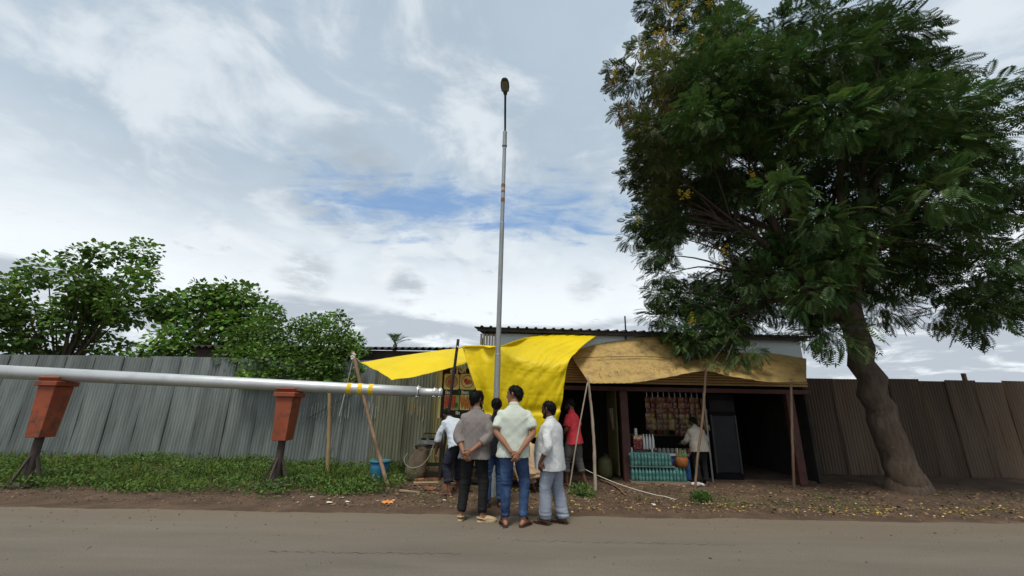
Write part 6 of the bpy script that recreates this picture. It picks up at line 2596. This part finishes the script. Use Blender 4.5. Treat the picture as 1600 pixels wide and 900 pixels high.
# -- person in black behind them
make_person('person with black hair, dark top and jeans, half hidden between the two front men', (-.21, 6.84), 0.12, 1.60, dict(
    skin=SK2, shirt=M_blackt, trousers=M_jeans2, shoes='sandal', sole=M_sand, seed=3, head=(-.2, .35, 0), hair='curly', sleeve='long', hem=-.14,
    arms=[dict(elbow=(-.24, .02, 1.12), wrist=(-.20, .17, .96), hand=(.2, .8, -.3), palm=(.8, 0, -.2), curl=.5, thumb=1),
          dict(elbow=(.24, .02, 1.12), wrist=(.16, .18, .98), hand=(-.3, .8, -.2), palm=(-.8, 0, -.2), curl=.5, thumb=-1)],
    legs=stand(-.13, .10, 0, .05, -.1, .1), tl=.97, wide=1.1))
# -- man in white checked shirt, seen from behind and turned left
make_person('stout man in loose white checked shirt and grey-blue trousers, arm hanging', (.60, 5.98), 1.0, 1.565, dict(
    skin=SK2, shirt=M_whites, trousers=M_greyblue, shoes='sandal', sole=M_sand, strap=True, seed=4, head=(.05, .12, 0), beard=True, hem=-.20, hemr=1.03, fat=1.13, belly=.11, loose=1.03, wr=.8, sleeve='rolled', shw=.175, bend=.06, hs=1.02,
    arms=[dict(elbow=(-.275, -.07, 1.08), wrist=(-.26, .06, .86), hand=(.05, .12, -.98), palm=(.95, 0, .05), curl=.45, thumb=1),
          dict(elbow=(.285, .02, 1.11), wrist=(.14, .20, .98), hand=(-.85, .35, 0), palm=(0, -.8, -.3), curl=.5, thumb=1)],
    legs=stand(-.10, .115, .10, -.08, .1, .0, .092), tl=1.02, wide=1.22, flare=1.22))
# -- man in red
make_person('barefoot man in red shirt and rolled-up grey trousers standing at the dark bay', (1.31, 8.62), .95, 1.66, dict(
    skin=SK2, shirt=M_red, trousers=M_greyp, seed=5, head=(.25, .50, 0), beard=True, bend=.14, hem=-.12, hemr=1.04,
    arms=[dict(elbow=(-.23, .06, 1.10), wrist=(-.17, .25, .95), hand=(.3, .8, -.3), palm=(.7, 0, -.5), curl=.6, thumb=1),
          dict(elbow=(.225, .00, 1.11), wrist=(.205, .09, .88), hand=(-.05, .2, -.95), palm=(-.9, 0, 0), curl=.45, thumb=-1)],
    legs=[dict(knee=(-.11, .15, .50), ankle=(-.10, .14, .075), toe=-.1), dict(knee=(.11, -.02, .50), ankle=(.13, -.17, .075), toe=.15)], tl=.52, turnup=True, wide=1.25))
# -- man bending over at the cart
make_person('barefoot man in pale blue shirt bending over the food cart, dark rolled trousers', (-.93, 7.62), .62, 1.68, dict(
    skin=SK2, shirt=M_lightblue, trousers=M_navy, seed=6, head=(.1, 1.0, 0), neck=(0, .9, .35), bend=1.02, bend0=.45, pelvis=(0.02, -.05, .87), hem=-.11, sleeve='half', side=-.03, hemr=1.05,
    arms=[dict(elbow=(-.07, .05, -.28), wrist=(.00, .08, -.25), rel=True, hand=(.05, .2, -.95), palm=(.9, 0, 0), curl=.5, thumb=1),
          dict(elbow=(.04, .08, -.27), wrist=(-.06, .18, -.16), rel=True, hand=(-.2, .7, -.6), palm=(-.8, 0, -.3), curl=.5, thumb=-1)],
    legs=[dict(knee=(-.14, .06, .46), ankle=(-.12, -.06, .075), toe=-.15), dict(knee=(.14, .14, .47), ankle=(.17, .16, .075), toe=.2)], tl=.62, turnup=True, wide=1.18))
# -- person squatting
make_person('person in tan clothes squatting on the ground beside the man in mint green', (.36, 7.98), .8, 1.66, dict(
    skin=SK2, shirt=M_tanc, trousers=M_tanc, shoes='sandal', sole=M_sand, seed=7, head=(0, .5, 0), bend=.55, bend0=.28, pelvis=(0, -.16, .36), hem=-.06, sleeve='long',
    arms=[dict(elbow=(-.03, .26, -.12), wrist=(.03, .20, -.10), rel=True, hand=(.2, .8, -.4), palm=(.6, 0, -.5), curl=.5, thumb=1),
          dict(elbow=(.03, .26, -.12), wrist=(-.03, .20, -.10), rel=True, hand=(-.2, .8, -.4), palm=(-.6, 0, -.5), curl=.5, thumb=-1)],
    legs=[dict(knee=(-.17, .20, .48), ankle=(-.12, -.02, .095), toe=-.2), dict(knee=(.17, .20, .48), ankle=(.12, -.02, .095), toe=.2)], tl=.92, wide=1.15, fat=1.05))
# -- shopper at the counter
make_person('short shopper in an off-white shirt and dark trousers leaning to the shop counter', (3.98, 9.02), .12, 1.34, dict(
    skin=SK2, shirt=M_offw, trousers=M_blackp, shoes='sandal', sole=M_sand, seed=8, head=(.2, .45, 0), bend=.30, fat=1.18, hem=-.13, sleeve='long', loose=1.05,
    arms=[dict(elbow=(-.27, .12, 1.08), wrist=(-.28, .32, 1.0), hand=(-.2, .9, -.1), palm=(.2, 0, -.9), curl=.4, thumb=1),
          dict(elbow=(.27, .05, 1.08), wrist=(.22, .24, .97), hand=(-.2, .9, -.1), palm=(-.2, 0, -.9), curl=.4, thumb=-1)],
    legs=stand(-.11, .12, 0, .04, -.1, .2), tl=.97, wide=1.15))
